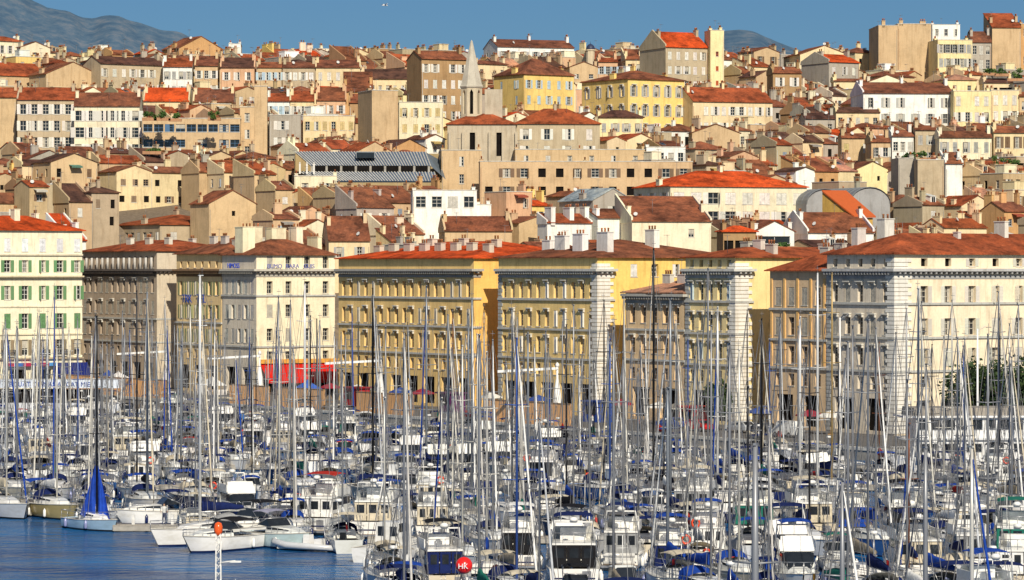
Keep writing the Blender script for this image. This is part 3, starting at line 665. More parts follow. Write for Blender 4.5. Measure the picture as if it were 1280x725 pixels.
def make_hall():
    # long slate hall: two ribbed slopes with a dark clerestory between, tan gable at left
    HBD = solveD(212, 10.5); D = HBD; s = F / D
    p = at(368, 0, D); th = R(3)
    root = thing('market_hall', 'long industrial hall with ribbed slate blue roofs and a dark clerestory strip', 'hall', (p.x, D, 0), th)
    W = (552 - 368) / s; z = lambda y: zat(y, D)
    b = MB()
    zb = ground(D) - 4
    b.face([(0, 0, zb), (W, 0, zb), (W, 0, z(228)), (0, 0, z(228))])
    b.face([(0, 0, zb), (0, 0, z(212)), (0, 6, z(190)), (0, 16, z(190)), (0, 16, zb)]); b.face([(W, 0, zb), (W, 16, zb), (W, 16, z(195)), (W, 6, z(200)), (W, 0, z(226))])
    b.face([(0, 16, zb), (0, 16, z(188)), (W, 16, z(188)), (W, 16, zb)])
    obj('wall', b.mesh('wall', ['plaster']), root, color=(.42, .32, .17))
    def slope(x0, x1, x2, x3, y0, z0, y1, z1, nm):
        b = MB(); b.face([(x0, y0, z0), (x1, y0, z0), (x2, y1, z1), (x3, y1, z1)], 0)
        b.face([(x0, y0, z0 - .2), (x3, y1, z1 - .2), (x2, y1, z1 - .2), (x1, y0, z0 - .2)], 0)
        n = 44
        for k in range(n + 1):
            t = k / n; a = Vector((x0 + (x1 - x0) * t, y0, z0)); c = Vector((x3 + (x2 - x3) * t, y1, z1))
            b.tube([a + Vector((0, 0, .05)), c + Vector((0, 0, .05))],   .11, 4, 1, smooth=False)
        obj(nm, b.mesh(nm, ['metal', 'frame']), root, color=(.085, .12, .18))
    slope(4, W * .97, W * .955, 1, 1.0, z(226), 4.2, z(214), 'lower_roof')
    slope(3, W * .93, W * .9, 0, 4.8, z(206), 11, z(187), 'upper_roof')
    b = MB(); b.box(3, W * .93, 4.4, 4.7, z(215), z(206), 0)
    for k in range(9): b.box(3 + k * W * .1, 3.4 + k * W * .1, 4.2, 4.39, z(214.5), z(206.5), 1)
    obj('clerestory', b.mesh('clerestory', ['void', 'stone']), root)
    b = MB(); b.face([(W * .93, 4.8, z(206)), (W * 1.03, 1, z(224)), (W * 1.0, 12, z(200)), (W * .9, 11, z(187))]); b.face([(W * .93, 4.8, z(206)), (W * .9, 11, z(187)), (W, 14, z(196)), (W * 1.03, 1, z(224))][::-1])
    obj('end_slope', b.mesh('end_slope', ['metal']), root, color=(.13, .16, .19))
    b = MB(); b.box(W * .42, W * .55, 6, 9, z(196), z(188), 0, mat=None); b.box(W * .425, W * .545, 5.8, 5.95, z(196), z(189), 1)
    obj('roof_lantern', b.mesh('roof_lantern', ['metal', 'glass']), root, color=(.25, .28, .31))
    for k in range(3):
        b = MB(); b.box(-.15, .15, -.1, .1, 0, 1.9, 0); b.lathe([(.15, 1.9), (.1, 2.1), (.02, 2.2)], n=8)
        obj('vent_pipe', b.mesh('vent_pipe', ['metal']), root, (1.0 + k * 1.3, 1.2, z(217)), color=(.75, .73, .68))
    rec(footprint((p.x, D), th, W, 16), z(200), z(188), 236, root)

def make_vaults():
    D = solveD(250, 10); s = F / D
    for x0, x1, lab in ((1008, 1058, 'grey barrel vaulted shed, left one of the two beside the orange roof'), (1062, 1118, 'grey barrel vaulted shed with green moss, right one of the two beside the orange roof')):
        p = at(x0, 0, D); W = (x1 - x0) / s; root = thing('vaulted_shed', lab, 'shed', (p.x, D, 0), R(20), 'vaulted sheds')
        z0 = zat(255, D); rr = W / 2; b = MB()
        arc = [(rr - rr * math.cos(a), z0 + rr * .75 * math.sin(a)) for a in [math.pi * k / 12 for k in range(13)]]
        b.grid([[(x, -.3, z) for x, z in arc], [(x, 16, z) for x, z in arc]], 0, False)
        for yy in range(0, 17, 2):
            for (xa, za), (xb, zb) in zip(arc, arc[1:]): b.tube([(xa, yy, za + .04), (xb, yy, zb + .04)], .07, 4, 0, False)
        obj('vault_roof', b.mesh('vault_roof', ['metal']), root, color=(.20, .21, .22))
        b = MB(); zb = ground(D) - 4
        b.face([(0, 0, zb), (W, 0, zb)] + [(x, 0, z) for x, z in arc[::-1]]); b.face([(0, 0, zb), (0, 0, z0), (0, 16, z0), (0, 16, zb)]); b.face([(W, 0, zb), (W, 16, zb), (W, 16, z0), (W, 0, z0)])
        b.face([(0, 16, zb)] + [(x, 16, z) for x, z in arc] + [(W, 16, zb)])
        obj('wall', b.mesh('wall', ['plaster']), root, color=(.36, .36, .36))
        rec(footprint((p.x, D), R(20), W, 16), z0, z0 + 3, 268, root)
    # steep orange roof
    D = D - 14; p = at(1068, 0, D); s = F / D
    root = thing('steep_roof_house', 'house with one steep plain orange roof and mustard gable beside the grey vaults', 'house', (p.x, D, 0), R(20))
    W = 27 / s; z0 = zat(270, D); z1 = zat(237, D); b = MB()
    b.face([(0, 0, z0), (W * 1.1, 0, z0), (W * .35, 6, z1), (-W * .9, 6, z1)]); b.face([(0, 0, z0 - .25), (-W * .9, 6, z1 - .25), (W * .35, 6, z1 - .25), (W * 1.1, 0, z0 - .25)]); b.face([(0, 0, z0 - .25), (W * 1.1, 0, z0 - .25), (W * 1.1, 0, z0), (0, 0, z0)])
    b.face([(0, 0, z0), (-W * .9, 6, z1), (-W * .9, 6, z1 - .25), (0, 0, z0 - .25)])
    obj('roof', b.mesh('roof', ['metal']), root, color=(.50, .11, .03))
    b = MB(); zb = ground(D) - 4
    b.box(.3, W * 1.0, .5, 7, zb, z0 - .3); b.face([(.1, .5, zb), (.1, .5, z0 - .1), (-W * .85, 6.2, z1 - .3), (-W * .85, 6.2, zb)])
    obj('wall', b.mesh('wall', ['plaster']), root, color=(.55, .36, .10))
    rec(footprint((p.x, D), R(20), W, 8), z0, z1, 270, root)

def make_dome():
    D = 800.0; p = at(738, 62, D); s = F / D
    root = thing('domed_turret', 'cream turret capped by a small dark blue dome on the skyline', 'turret', (p.x, D, 0))
    b = MB(); b.lathe([(1.0, ground(D) - 3), (1.0, zat(64, D)), (1.2, zat(63.5, D)), (1.2, zat(62, D))], n=10, smooth=False)
    obj('turret_wall', b.mesh('turret_wall', ['plaster']), root, color=(.66, .56, .4))
    b = MB(); z0 = zat(62, D); b.lathe([(1.1, z0)] + [(1.05 * math.cos(a) + .02, z0 + 1.3 * math.sin(a)) for a in (0.2, .5, .8, 1.1, 1.4)] + [(.06, z0 + 1.4), (.02, z0 + 1.9)], n=12)
    obj('dome', b.mesh('dome', ['metal']), root, color=(.035, .045, .09))
    for k in range(3): pass

def leafcloud(n, rx, ry, rz, size=.28, seed=1, clumps=7):
    rnd = random.Random(seed); b = MB(); cs = []
    for k in range(clumps):
        a = rnd.uniform(0, 6.28); r = rnd.uniform(.1, .75)
        cs.append((math.cos(a) * r * rx, math.sin(a) * r * ry, rnd.uniform(.2, .8) * rz, rnd.uniform(.3, .5)))
    for k in range(n):
        c = rnd.choice(cs); d = Vector((rnd.gauss(0, 1), rnd.gauss(0, 1), rnd.gauss(0, 1))).normalized() * (rnd.random() ** .4)
        p = Vector((c[0] + d.x * rx * c[3], c[1] + d.y * ry * c[3], max(.05, c[2] + d.z * rz * c[3] * .8)))
        u = Vector((rnd.gauss(0, 1), rnd.gauss(0, 1), rnd.gauss(0, .6))).normalized(); w = u.cross(Vector((rnd.gauss(0, 1), rnd.gauss(0, 1), rnd.gauss(0, 1)))).normalized()
        sz = size * rnd.uniform(.6, 1.3)
        b.face([p - u * sz - w * sz * .4, p + u * sz * .2 - w * sz * .6, p + u * sz, p + w * sz * .6])
    return b
def bush(x, y, D, rx, rz, label, col_=(1, 1, 1), seed=1, base=None):
    p = at(x, y, D)
    o = thing('roof_shrub', label, 'shrub', (p.x, D, p.z - .1), 0, 'planting on the roofs')
    obj('foliage', leafcloud(int(160 * rx), rx, max(1.0, rx * .5), rz, .22, seed, max(4, int(rx * 2))).mesh('foliage', ['leaf']), o, color=col_)
    b = MB(); b.box(-rx * .9, rx * .9, -.35, .35, -.35, .25); obj('planter', b.mesh('planter', ['plaster']), o, color=(.45, .25, .14))
    b = MB(); b.tube([(0, 0, .2), (0.05, 0, rz * .6)], .06, 5); obj('stem', b.mesh('stem', ['bark']), o)
def tree(x, yb, D, H, rad, label, seed, name='plane_tree'):
    X = (x - 640) / F * D
    o = thing(name, label, 'tree', (X, D, 1.3), 0, 'trees on the quay')
    b = MB(); rnd = random.Random(seed)
    b.tube([(0, 0, -.1), (.05, 0, H * .25), (-.05, .1, H * .45), (.1, 0, H * .75)], [.24, .2, .16, .07], 7)
    for k in range(7):
        a = k * .9 + rnd.random(); zz = H * rnd.uniform(.28, .5)
        b.tube([(0, 0, zz), (math.cos(a) * rad * .4, math.sin(a) * rad * .4, zz + H * .15), (math.cos(a) * rad * .75, math.sin(a) * rad * .75, zz + H * .25)], [.1, .07, .03], 5)
    obj('trunk', b.mesh('trunk', ['bark']), o)
    obj('crown', leafcloud(3600, rad, rad, H * .74, .26, seed, 22).mesh('crown', ['leaf']), o, (0, 0, H * .26), color=(.5, .55, .55))
# ------------------------------------------------------------------ ordinary houses filling the slope
def fill_town():
    rnd = random.Random(77)
    cands = []
    q = -150.0; row = 0
    while q < 560:
        deep = 6.4 + (row % 3) * .8
        p = -60.0 + rnd.uniform(0, 5)
        while p < 460:
            wd = rnd.choice([3.8, 4.5, 5, 5.5, 6.5, 7.5, 9.5])
            P = PQ(p, q); c = PQ(p + wd / 2, q + deep / 2)
            if 556 < c.y < 905 and abs(c.x) < c.y * .156 + 6:
                cands.append((p, q, wd, deep))
            p += wd + (0 if rnd.random() < .8 else 4)
        q += deep + (.3 if row % 2 == 0 else 4.0); row += 1
    def overlap(p, q, w, d, m=.3):
        A = footprint(PQ(p, q), TH, w, d)
        for b in BOX:
            if p < b['p1'] - m and p + w > b['p0'] + m and q < b['q1'] - m and q + d > b['q0'] + m or b['p0'] == b['p1']:
                B_ = b['pts']; sep = False
                for P_ in (A, B_):
                    for k in range(2):
                        ax = (P_[k + 1] - P_[k]).normalized()
                        a = [v.dot(ax) for v in A]; c = [v.dot(ax) for v in B_]
                        if max(a) < min(c) + m or max(c) < min(a) + m: sep = True
                if not sep: return True
        return False
    out = []
    for (p, q, w, d) in cands:
        if p < 15 and PQ(p, q).y < 596: continue
        if overlap(p, q, w, d): continue
        c = PQ(p + w/2, q + d/2); g = ground(c.y)
        H = rnd.choice([5.5, 6, 6.5, 7, 7.5, 8, 9.5])
        if c.y < 575: H += 1.5
        kind = rnd.choices(['G', 'X', 'H', 'S', 'F'], [9, 6, 2, 4, 3])[0]
        pitch = rnd.uniform(.28, .5)
        rise = {'G': d/2, 'X': w/2, 'H': min(w, d)/2, 'S': d, 'F': 0}[kind] * pitch
        ze = g + H
        pts = footprint(PQ(p, q), TH, w, d)
        # keep the houses in front from covering what is seen behind them
        xs = [px((a[0], a[1], 0))[0] for a in pts]; x0, x1 = min(xs), max(xs)
        lim = -99; Dm = c.y
        front = False
        for b in BOX:
            if b['yb'] < 300 and 0 < b['Dn'] - Dm < 15 and b['x0'] < (x0 + x1) / 2 < b['x1']: front = b['yb']
            if b.get('hand') is not False and b['Dn'] > Dm - 2 and b['x0'] < x1 - 2 and b['x1'] > x0 + 2: lim = max(lim, b['yb'] - 3)
        if front: ze = max(ze, min(zat(front - rnd.uniform(-4, 3), Dm) - rise, g + 10.5))
        ytop = px((0, Dm, ze + rise))[1]
        if ytop < lim:
            ze = zat(lim, Dm) - rise + rnd.uniform(-.5, .2)
            if ze - g < 2.5: continue
        if Dm > 800 and px((0, Dm, ze + rise))[1] < 60: ze = zat(62 + rnd.uniform(0, 8), Dm) - rise
        out.append((p, q, w, d, g, ze, rise, kind, pitch, pts, x0, x1, Dm))
    # what can be seen: paint boxes far to near
    W_, H_ = 1280, 725
    idb = np.full((H_, W_), -1, dtype=np.int32)
    items = [(b['D'], 'h', k, b['x0'], b['x1'], b['yr'] if b['yr'] < b['ye'] else b['ye'], 9999, b['ye']) for k, b in enumerate(BOX)]
    items += [(o[12], 'f', k, o[10], o[11], px((0, o[12], o[5] + o[6]))[1], 9999, px((0, o[12], o[5]))[1]) for k, o in enumerate(out)]
    items.sort(key=lambda t: -t[0])
    for (Dm, t, k, x0, x1, yt, yb, ye) in items:
        a, b_ = max(0, int(x0)), min(W_, int(x1)); c_ = max(0, int((yt + ye) / 2)); 
        if a < b_: idb[c_:, a:b_] = (k if t == 'f' else -2 - k)
    # quay blocks hide everything under about y = 316
    idb[316:, :] = -1000
    cnt = 0; seen = []
    for k, o in enumerate(out):
        a, b_ = max(0, int(o[10])), min(W_, int(o[11]))
        if a >= b_: continue
        n = int((idb[:, a:b_] == k).sum())
        if n > 50: seen.append((n, k))
    seen.sort(reverse=True)
    FILL.update(n=len(seen))
    for n, k in seen[:430]:
        (p, q, w, d, g, ze, rise, kind, pitch, pts, x0, x1, Dm) = out[k]
        wk = rnd.choices(['tan', 'cream', 'pale', 'stone', 'grey', 'pink', 'orange', 'yellow', 'white', 'brown', 'paleyellow'], [15, 7, 3, 9, 6, 5, 3, 1, 1.5, 3, 2])[0]
        rk = rnd.choices(['red', 'bright', 'brown', 'dark', 'salmon', 'rust'], [6, 1, 4, 3, 1, 8])[0]
        blank = rnd.random() < (.5 if kind in 'XS' else .1)
        sc = rnd.choice(['w', 'w', 's', 'n', 'b', None, None])
        nf = max(1, int(w / rnd.uniform(2.0, 2.8))); fl = rnd.choice([1, 2, 2]) if not blank else 0
        def vis(x, y, z):
            c, s = math.cos(TH), math.sin(TH); P = PQ(p, q); wp = (P[0] + x*c - y*s, P[1] + x*s + y*c, z)
            u, v = px(wp); u, v = int(u), int(v)
            return 0 <= u < W_ and 0 <= v < H_ and idb[v, u] == k
        fr = [o for o in winrows(nf, w, ze - .35, fl, 3.1, rnd.choice([.85, .95, 1.1]), rnd.choice([1.2, 1.6, 1.8]), ('glazed', 'glazed', 'closed', 'dark'), SHUT[sc][0] if sc else None, jitter=.15, skip=.12) if vis(o[0], 0, o[1] + o[3]/2)]
        if blank and rnd.random() < .5: fr = [(w * rnd.uniform(.3, .7), ze - 2.2, .7, .9, 'dark', None)]
        sd = []
        if rnd.random() < .35:
            sd = [o for o in winrows(2, d, ze - .35, 2, 3.1, .85, 1.5, ('glazed', 'dark'), None, skip=.3) if vis(0, d - o[0], o[1] + o[3]/2)]
        ch = []
        for j in range(rnd.choice([1, 2, 2, 3, 4])):
            side = rnd.random()
            if side < .4: cx, cy, cw, cd = .3, rnd.uniform(.2, .8) * d, .5, rnd.uniform(.8, 2.4)
            elif side < .75: cx, cy, cw, cd = w - .3, rnd.uniform(.2, .8) * d, .5, rnd.uniform(.8, 2.2)
            else: cx, cy, cw, cd = rnd.uniform(.2, .8) * w, rnd.uniform(.2, .8) * d, rnd.uniform(.6, 1.5), .6
            ch.append((cx, cy, cw, cd, rnd.uniform(.5, 1.9), rnd.choice([1, 2, 3, 3])))
        feats = []
        if not fr and not sd: feats.append('blank')
        elif sc and any(o[5] for o in fr): feats.append(SHUT[sc][1])
        else: feats.append('%d small windows' % (len(fr) + len(sd)) if len(fr) + len(sd) > 1 else 'one small window')
        size = 'narrow' if w < 6 else ('wide' if w > 10 else 'small')
        nm = 'roof' if kind != 'F' else 'roof'
        f1 = feats[0]
        lab = ('blank walled ' if f1 == 'blank' else '') + '%s %s house, %s %s roof' % (size, WN[wk], '' if kind == 'F' else RN[rk], KN[kind])
        lab = ' '.join(lab.split())
        if f1 != 'blank': lab += ', ' + f1
        root, hf = building('town_house', lab, 'house', PQ(p, q), TH, w, d, g - 5, ze, jit(WALLS[wk], .1), None, kind, jit(ROOFS[rk], .15), pitch, fr, sd, .2,
                            rnd.choice([(.62, .6, .55), (.55, .52, .46), (.3, .22, .15), (.3, .35, .42)]), ch, rnd.choice([0, 1, 1, 2, 2]), .3)
        root['group'] = 'old town houses on the hillside'
        root['_x'] = (x0 + x1) / 2; root['_y'] = px((0, Dm, ze))[1]
        hit = rnd.random()
        if kind in 'GS' and hit < .22:
            sx = rnd.uniform(.25, .75) * w; sy = (.22 if kind == 'G' else .5) * d
            obj('skylight', skylight_mesh(), root, (sx, sy, hf(sx, sy) + .02), 0, rx=math.atan(pitch))
        elif kind == 'G' and hit < .42 and w > 4.2:
            def dorm():
                b = MB(); b.box(-.6, .6, -.9, 1.2, -.6, .75, 0); b.face([(-.75, -1.0, .72), (.75, -1.0, .72), (.75, 1.4, 1.25), (-.75, 1.4, 1.25)], 1); b.box(-.38, .38, -.93, -.905, -.35, .6, 2)
                b.box(-.45, -.38, -.95, -.9, -.4, .66, 3); b.box(.38, .45, -.95, -.9, -.4, .66, 3); b.box(-.03, .03, -.95, -.9, -.4, .66, 3)
                return b.mesh('dormer', ['plaster', 'tile', 'glass', 'frame'])
            sx, sy = rnd.uniform(.3, .7) * w, d * .25
            obj('dormer', cached('dormer', dorm), root, (sx, sy, hf(sx, sy)), 0, jit(WALLS[rnd.choice(['cream', 'tan', 'white'])], .1))
        elif kind == 'F' and hit < .6:      # roof hut on the terrace
            b = MB(); b.box(0, w * .4, 0, d * .4, 0, 2.1); b.box(-.1, w * .4 + .1, -.1, d * .4 + .1, 2.1, 2.22)
            obj('roof_hut', b.mesh('roof_hut', ['plaster']), root, (w * .3, d * .35, ze - .45), 0, jit(WALLS[rnd.choice(['white', 'cream', 'pale'])], .1))
        elif hit > .8:
            b = MB(); b.box(-1.1, 1.1, -1.4, 0, 0, .06); b.box(-1.1, 1.1, -1.42, -1.38, -.25, 0)
            obj('awning', b.mesh('awning', ['canvas']), root, (w * .5, 0, ze - .5), 0, rnd.choice([(.05, .1, .25), (.6, .58, .5), (.4, .1, .06), (.12, .25, .2), (.5, .38, .15), (.35, .33, .3)]), rx=R(12))
FILL = {}
# ------------------------------------------------------------------ the blocks along the quay
ZC = 21.0      # cornice height
def quay_block(t0, t1, W, label, wall, zE, bays, rows, litrows=None, litn=0, litw=1.1, lith=2.0, wx0=2.2, wpitch=3.7, shut=None, roof='H', rc='red', pitch=.36, cornice=True, attic=0,
               bands=(17.0, 12.9, 8.9), hood=True, quoins=False, ground_dark=True, ww=1.0, wh=2.2, litkinds=('glazed', 'curtain', 'glazed', 'blind', 'closed', 'ajar'), shkinds=('glazed', 'glazed', 'ajar', 'curtain'), frame=(.5, .47, .4), sidesc=None, name='quay_building', piers=None, mezz=True, chim=None, side_shade=None, chimc=(.62, .58, .5), litskip=0, ftrim=None, band_c=(.5, .5, .47), cc=(.5, .48, .43), corn_up=0):
    P = PQ(0, t0); L = t1 - t0; zb = 1.3
    sd = []
    pit = (L - .8) / bays
    for zc in rows:
        for k in range(bays): sd.append((.4 + pit * (k + .5), zc - wh/2, ww, wh, random.choice(shkinds), sidesc))
    if mezz:
        for k in range(bays): sd.append((.4 + pit * (k + .5), 6.7, ww, 1.5, 'glazed', None))
    if attic:
        for k in range(bays): sd.append((.4 + pit * (k + .5), ZC + .45, ww * .8, attic, random.choice(['glazed', 'dark']), None))
    gb = max(2, int(bays / 2)); gp = (L - .8) / gb
    for k in range(gb): sd.append((.4 + gp * (k + .5), 1.7, gp * .62, 3.9, 'dark', None))
    fr = []
    for zc in (litrows or []):
        for k in range(litn):
            if random.random() < litskip: continue
            fr.append((wx0 + k * wpitch, zc - lith/2, litw, lith, random.choice(litkinds), shut))
    if litrows:
        if mezz:
            for k in range(litn): fr.append((wx0 + k * wpitch, 6.9, litw, 1.4, 'glazed', None))
        for k in range(litn): fr.append((wx0 + k * wpitch, 1.7, litw * 1.9, 3.7, 'dark', None))
        if attic:
            for k in range(litn): fr.append((wx0 + k * wpitch, ZC + .5, litw * .85, attic, random.choice(['glazed', 'dark']), shut))
    if chim is None:
        chim = [(W * .3, L * (k + .7) / 4, .7, 1.7, 1.0, 3) for k in range(3)] + [(W * .7, L * .3, .7, 1.6, .8, 2)]
    root, hf = building(name, label, 'building', P, TH, W, L, zb, zE, wall, None, roof, ROOFS[rc] if isinstance(rc, str) else rc, pitch, fr, sd, .5, frame, chim, 2, .55, 'historic blocks along the quay', side_shade=side_shade, chimc=chimc)
    # hoods on the shaded-side windows
    if hood:
        for o in list(root.children):
            if o.name.startswith('window') and (bays < 8 or round((L - o.location.y - .4) / pit - .5) % 2 == 1) and abs(o.rotation_euler.z) > 1 and o.location.z > 8.5 and o.location.z < ZC - 1:
                obj('window_hood', hood_mesh(ww), o, (0, 0, wh + .2), color=cc)
    def trim(nm, z0, z1, d, c, mat='plaster'):
        b = MB(); b.box(-d, ftrim or W + .02, -d, 0, z0, z1); b.box(-d, 0, 0, L, z0, z1); obj(nm, b.mesh(nm, [mat]), root, color=c)
    for z in bands: trim('string_course', z - .14, z + .14, .22, band_c)
    if cornice:
        zc = ZC + corn_up
        trim('cornice', zc - .12, zc + .22, .85, cc)
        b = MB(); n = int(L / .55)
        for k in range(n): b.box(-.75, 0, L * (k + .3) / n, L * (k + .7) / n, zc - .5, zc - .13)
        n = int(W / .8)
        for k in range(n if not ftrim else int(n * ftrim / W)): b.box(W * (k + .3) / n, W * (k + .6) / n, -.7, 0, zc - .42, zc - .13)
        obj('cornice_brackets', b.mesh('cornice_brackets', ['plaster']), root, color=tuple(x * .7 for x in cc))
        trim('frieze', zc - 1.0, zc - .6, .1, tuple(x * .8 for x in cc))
    if quoins:
        b = MB(); z = 1.5; k = 0
        while z < zE - .7:
            a = 1.9 if k % 2 else 1.5
            b.box(-.13, a * (1.35 if quoins > 1 else .6), -.13, -.002, z, z + .43); b.box(-.13, -.002, 0, a * .8, z, z + .43); z += .5; k += 1
        obj('quoin_strip', b.mesh('quoin_strip', ['plaster']), root, color=(.80, .78, .72))
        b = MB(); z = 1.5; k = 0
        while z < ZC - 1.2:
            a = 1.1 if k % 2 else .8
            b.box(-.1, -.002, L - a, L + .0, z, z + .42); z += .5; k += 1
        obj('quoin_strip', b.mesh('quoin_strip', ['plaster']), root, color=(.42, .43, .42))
    if piers:
        b = MB()
        for k in range(bays + 1):
            y = .4 + pit * k; b.box(-.12, -.002, max(0, y - .18), min(L, y + .18), 8.9, ZC - 1.0)
        obj('pilasters', b.mesh('pilasters', ['plaster']), root, color=piers)
    rec(footprint(P, TH, W, L), zE, zE + 3, 330, root)
    return root, hf, W, L

def sign_text(parent, text, size, loc, rot, colr, name='sign_lettering', ext=.04, spacing=1.0):
    cu = bpy.data.curves.new(name, 'FONT'); cu.body = text; cu.size = size; cu.extrude = ext; cu.space_character = spacing
    tmp = bpy.data.objects.new(name, cu); col.objects.link(tmp)
    dg = bpy.context.evaluated_depsgraph_get(); me = bpy.data.meshes.new_from_object(tmp.evaluated_get(dg))
    bpy.data.objects.remove(tmp); me.name = name
    me.materials.clear(); me.materials.append(M['metal'])
    o = obj(name, me, parent, loc, color=colr); o.rotation_euler = rot
    return o

def make_quay():
    # A: right, grey shaded side, cream sunny front with shutters
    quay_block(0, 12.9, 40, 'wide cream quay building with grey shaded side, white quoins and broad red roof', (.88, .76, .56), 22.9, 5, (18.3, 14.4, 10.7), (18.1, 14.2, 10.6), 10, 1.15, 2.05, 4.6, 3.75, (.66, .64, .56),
               rc='red', pitch=.36, attic=.95, quoins=2, shkinds=('glazed', 'closed'), sidesc=None, litskip=.03, cc=(.5, .5, .5), side_shade=(.72, .64, .52), chimc=(.7, .68, .62),
               chim=[(6, 9, 1.5, 1.5, 2.6, 2), (3, 10.5, 1.3, 1.2, 2.0, 2), (9.5, 11, 1.2, .8, 1.4, 3), (22, 6, .6, 2.0, 1.6, 3), (14, 5, .5, .9, .6, 1), (30, 9, .7, 1.6, 1.2, 3)])
    quay_block(13.0, 24.4, 20, 'grey brown quay building with orange pilasters and low red hipped roof', (.72, .53, .33), 20.9, 4, (17.8, 14.1, 10.5), rc='red', pitch=.42, piers=(.80, .50, .20), bands=(16.2, 12.4, 8.9), hood=False, cornice=False, ww=1.15, shkinds=('glazed', 'closed'), sidesc=None)
    quay_block(31.6, 42.4, 24, 'pale yellow quay building with massive white quoins and red roof', (.86, .70, .34), 22.6, 5, (18.3, 14.4, 10.7), (18.0,), 0, rc='red', attic=.9, quoins=2, pitch=.22, ftrim=2.8, side_shade=(.84, .68, .36), cc=(.62, .62, .58), frame=(.5, .6, .65))
    quay_block(42.7, 56.0, 13, 'low grey brown corner building with arched bays and orange roof', (.80, .58, .34), 18.0, 5, (15.2, 11.2), rc='salmon', pitch=.28, bands=(13.2, 9.2), cornice=True, corn_up=-3.3, quoins=False, hood=True, ww=1.1)
    r, hf, W, L = quay_block(62.6, 87.2, 24, 'middle ochre quay building with white quoins and yellow flank', (.88, .62, .19), 22.7, 11, (18.3, 14.4, 10.8), (21.0, 17.6, 13.6, 10.0), 5, 1.1, 1.7, 6.0, 3.5, None, rc='rust', quoins=2, attic=0, pitch=.2, ftrim=2.8, side_shade=(.88, .64, .27), chimc=(.82, .8, .74), cc=(.55, .55, .52), frame=(.75, .74, .7),
               chim=[(4, 4, 1.0, 2.6, 2.4, 3), (4, 10, 1.0, 2.4, 2.2, 3), (5, 16, .9, 2.4, 1.8, 3), (6, 21, .8, 2, 1.5, 2), (14, 7, .9, 2.2, 2.2, 3)])
    r, hf, W, L = quay_block(93.7, 132.0, 24, 'long ochre quay building of seventeen bays with sun brightened orange flank', (.90, .56, .17), 22.7, 17, (18.3, 14.4, 10.8), None, 0, rc='bright', pitch=.2, ftrim=1.2, side_shade=(.88, .62, .26), chimc=(.62, .55, .45), cc=(.42, .41, .38),
               chim=[(5, 4 + 4.4 * k, .8, 1.8, 1.0, 3) for k in range(8)] + [(9, 8 + 9 * k, .8, 1.6, .9, 2) for k in range(3)])
    # G hotel
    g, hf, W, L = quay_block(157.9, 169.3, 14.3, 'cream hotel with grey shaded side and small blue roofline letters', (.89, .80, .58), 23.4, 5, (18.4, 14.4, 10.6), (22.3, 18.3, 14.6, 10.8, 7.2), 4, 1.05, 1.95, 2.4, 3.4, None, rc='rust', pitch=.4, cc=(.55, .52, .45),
               attic=0, mezz=False, side_shade=(.70, .63, .52), chimc=(.85, .78, .56), litkinds=('glazed', 'glazed', 'closed'), hood=False, sidesc=(.5, .5, .47), shkinds=('closed', 'glazed'), bands=(17.0, 8.9),
               chim=[(1.2, 6, 2.2, 2.6, 3.6, 2), (4.2, 8.5, 2.5, 1.2, 3.0, 3), (10.5, 6, 1.2, 2.6, 2.6, 2), (13.4, 5, .8, 3.4, 2.2, 3), (7.4, 7, 2.6, 2.0, 2.2, 2)])
    for k, (wd, x) in enumerate((('BUMO', 1.5), ('RARA', 4.9), ('GUIS', 8.1))):
        sign_text(g, wd, .95, (x, -.75, 21.35), (R(90), 0, 0), (.10, .13, .42))
    sign_text(g, 'HIMOSS', 1.15, (-.9, 8.0, 21.35), (R(90), 0, R(-90)), (.02, .07, .55))
    # red awning with orange top band across the hotel's ground floor
    b = MB(); rows_ = [[(.6 + 13.3 * k / 40, -.1 - 2.5 * t, 6.2 - 2.6 * t - (.10 if k % 4 else 0) * math.sin(t * 3.1)) for k in range(41)] for t in (0, .25, .5, .75, 1)] + [[(.6 + 13.3 * k / 40, -2.62, 3.1 + (.12 if k % 2 else 0)) for k in range(41)]]
    b.grid(rows_, 0, False); obj('storefront_awning', b.mesh('storefront_awning', ['canvas']), g, color=(.62, .02, .012))
    b = MB(); b.box(.6, 15.2, -.5, -.05, 6.25, 6.9); obj('awning_fascia', b.mesh('awning_fascia', ['canvas']), g, color=(.75, .38, .08))
    b = MB(); b.box(13.95, 15.4, -2.6, -2.5, 3.4, 6.2); obj('side_banner', b.mesh('side_banner', ['canvas']), g, color=(.12, .2, .6))
    # H
    h, hf, W, L = quay_block(169.6, 185.2, 14, 'mustard brown quay building with tall yellow reveals and blue block letters', (.80, .60, .32), 23.6, 6, (18.1, 14.3, 10.4), rc='rust', attic=1.0, cc=(.24, .15, .09), hood=False, sidesc=(.30, .32, .16), bands=(12.5, 8.9))
    sign_text(h, 'TRK', 1.9, (-.3, 13.2, 15.75), (R(90), 0, R(-90)), (.02, .07, .40)); sign_text(h, 'TEL', 2.0, (-.3, 8.0, 15.75), (R(90), 0, R(-90)), (.02, .07, .40))
    # I
    i, hf, W, L = quay_block(192.4, 221.0, 16, 'dark grey quay building with columned top gallery and pale corner flank', (.46, .37, .28), 24.2, 13, (18.4, 14.8, 11.2), None, 0, rc='red', pitch=.22, attic=1.9, cc=(.14, .12, .11), sidesc=None, hood=True, shkinds=('glazed', 'closed'), bands=(12.9, 9.0))
    b = MB()
    b.box(.0, 16.0, -.14, -.003, 1.4, 23.9); obj('sunlit_flank', b.mesh('sunlit_flank', ['plaster']), i, color=(.62, .54, .42))  # sheet over the sunny front, sunlight put into its paler colour
    b = MB()
    for k in range(14): b.lathe([(.22, 0), (.2, 1.9)], (-.45, 1 + k * 2.05, 21.25), 8)
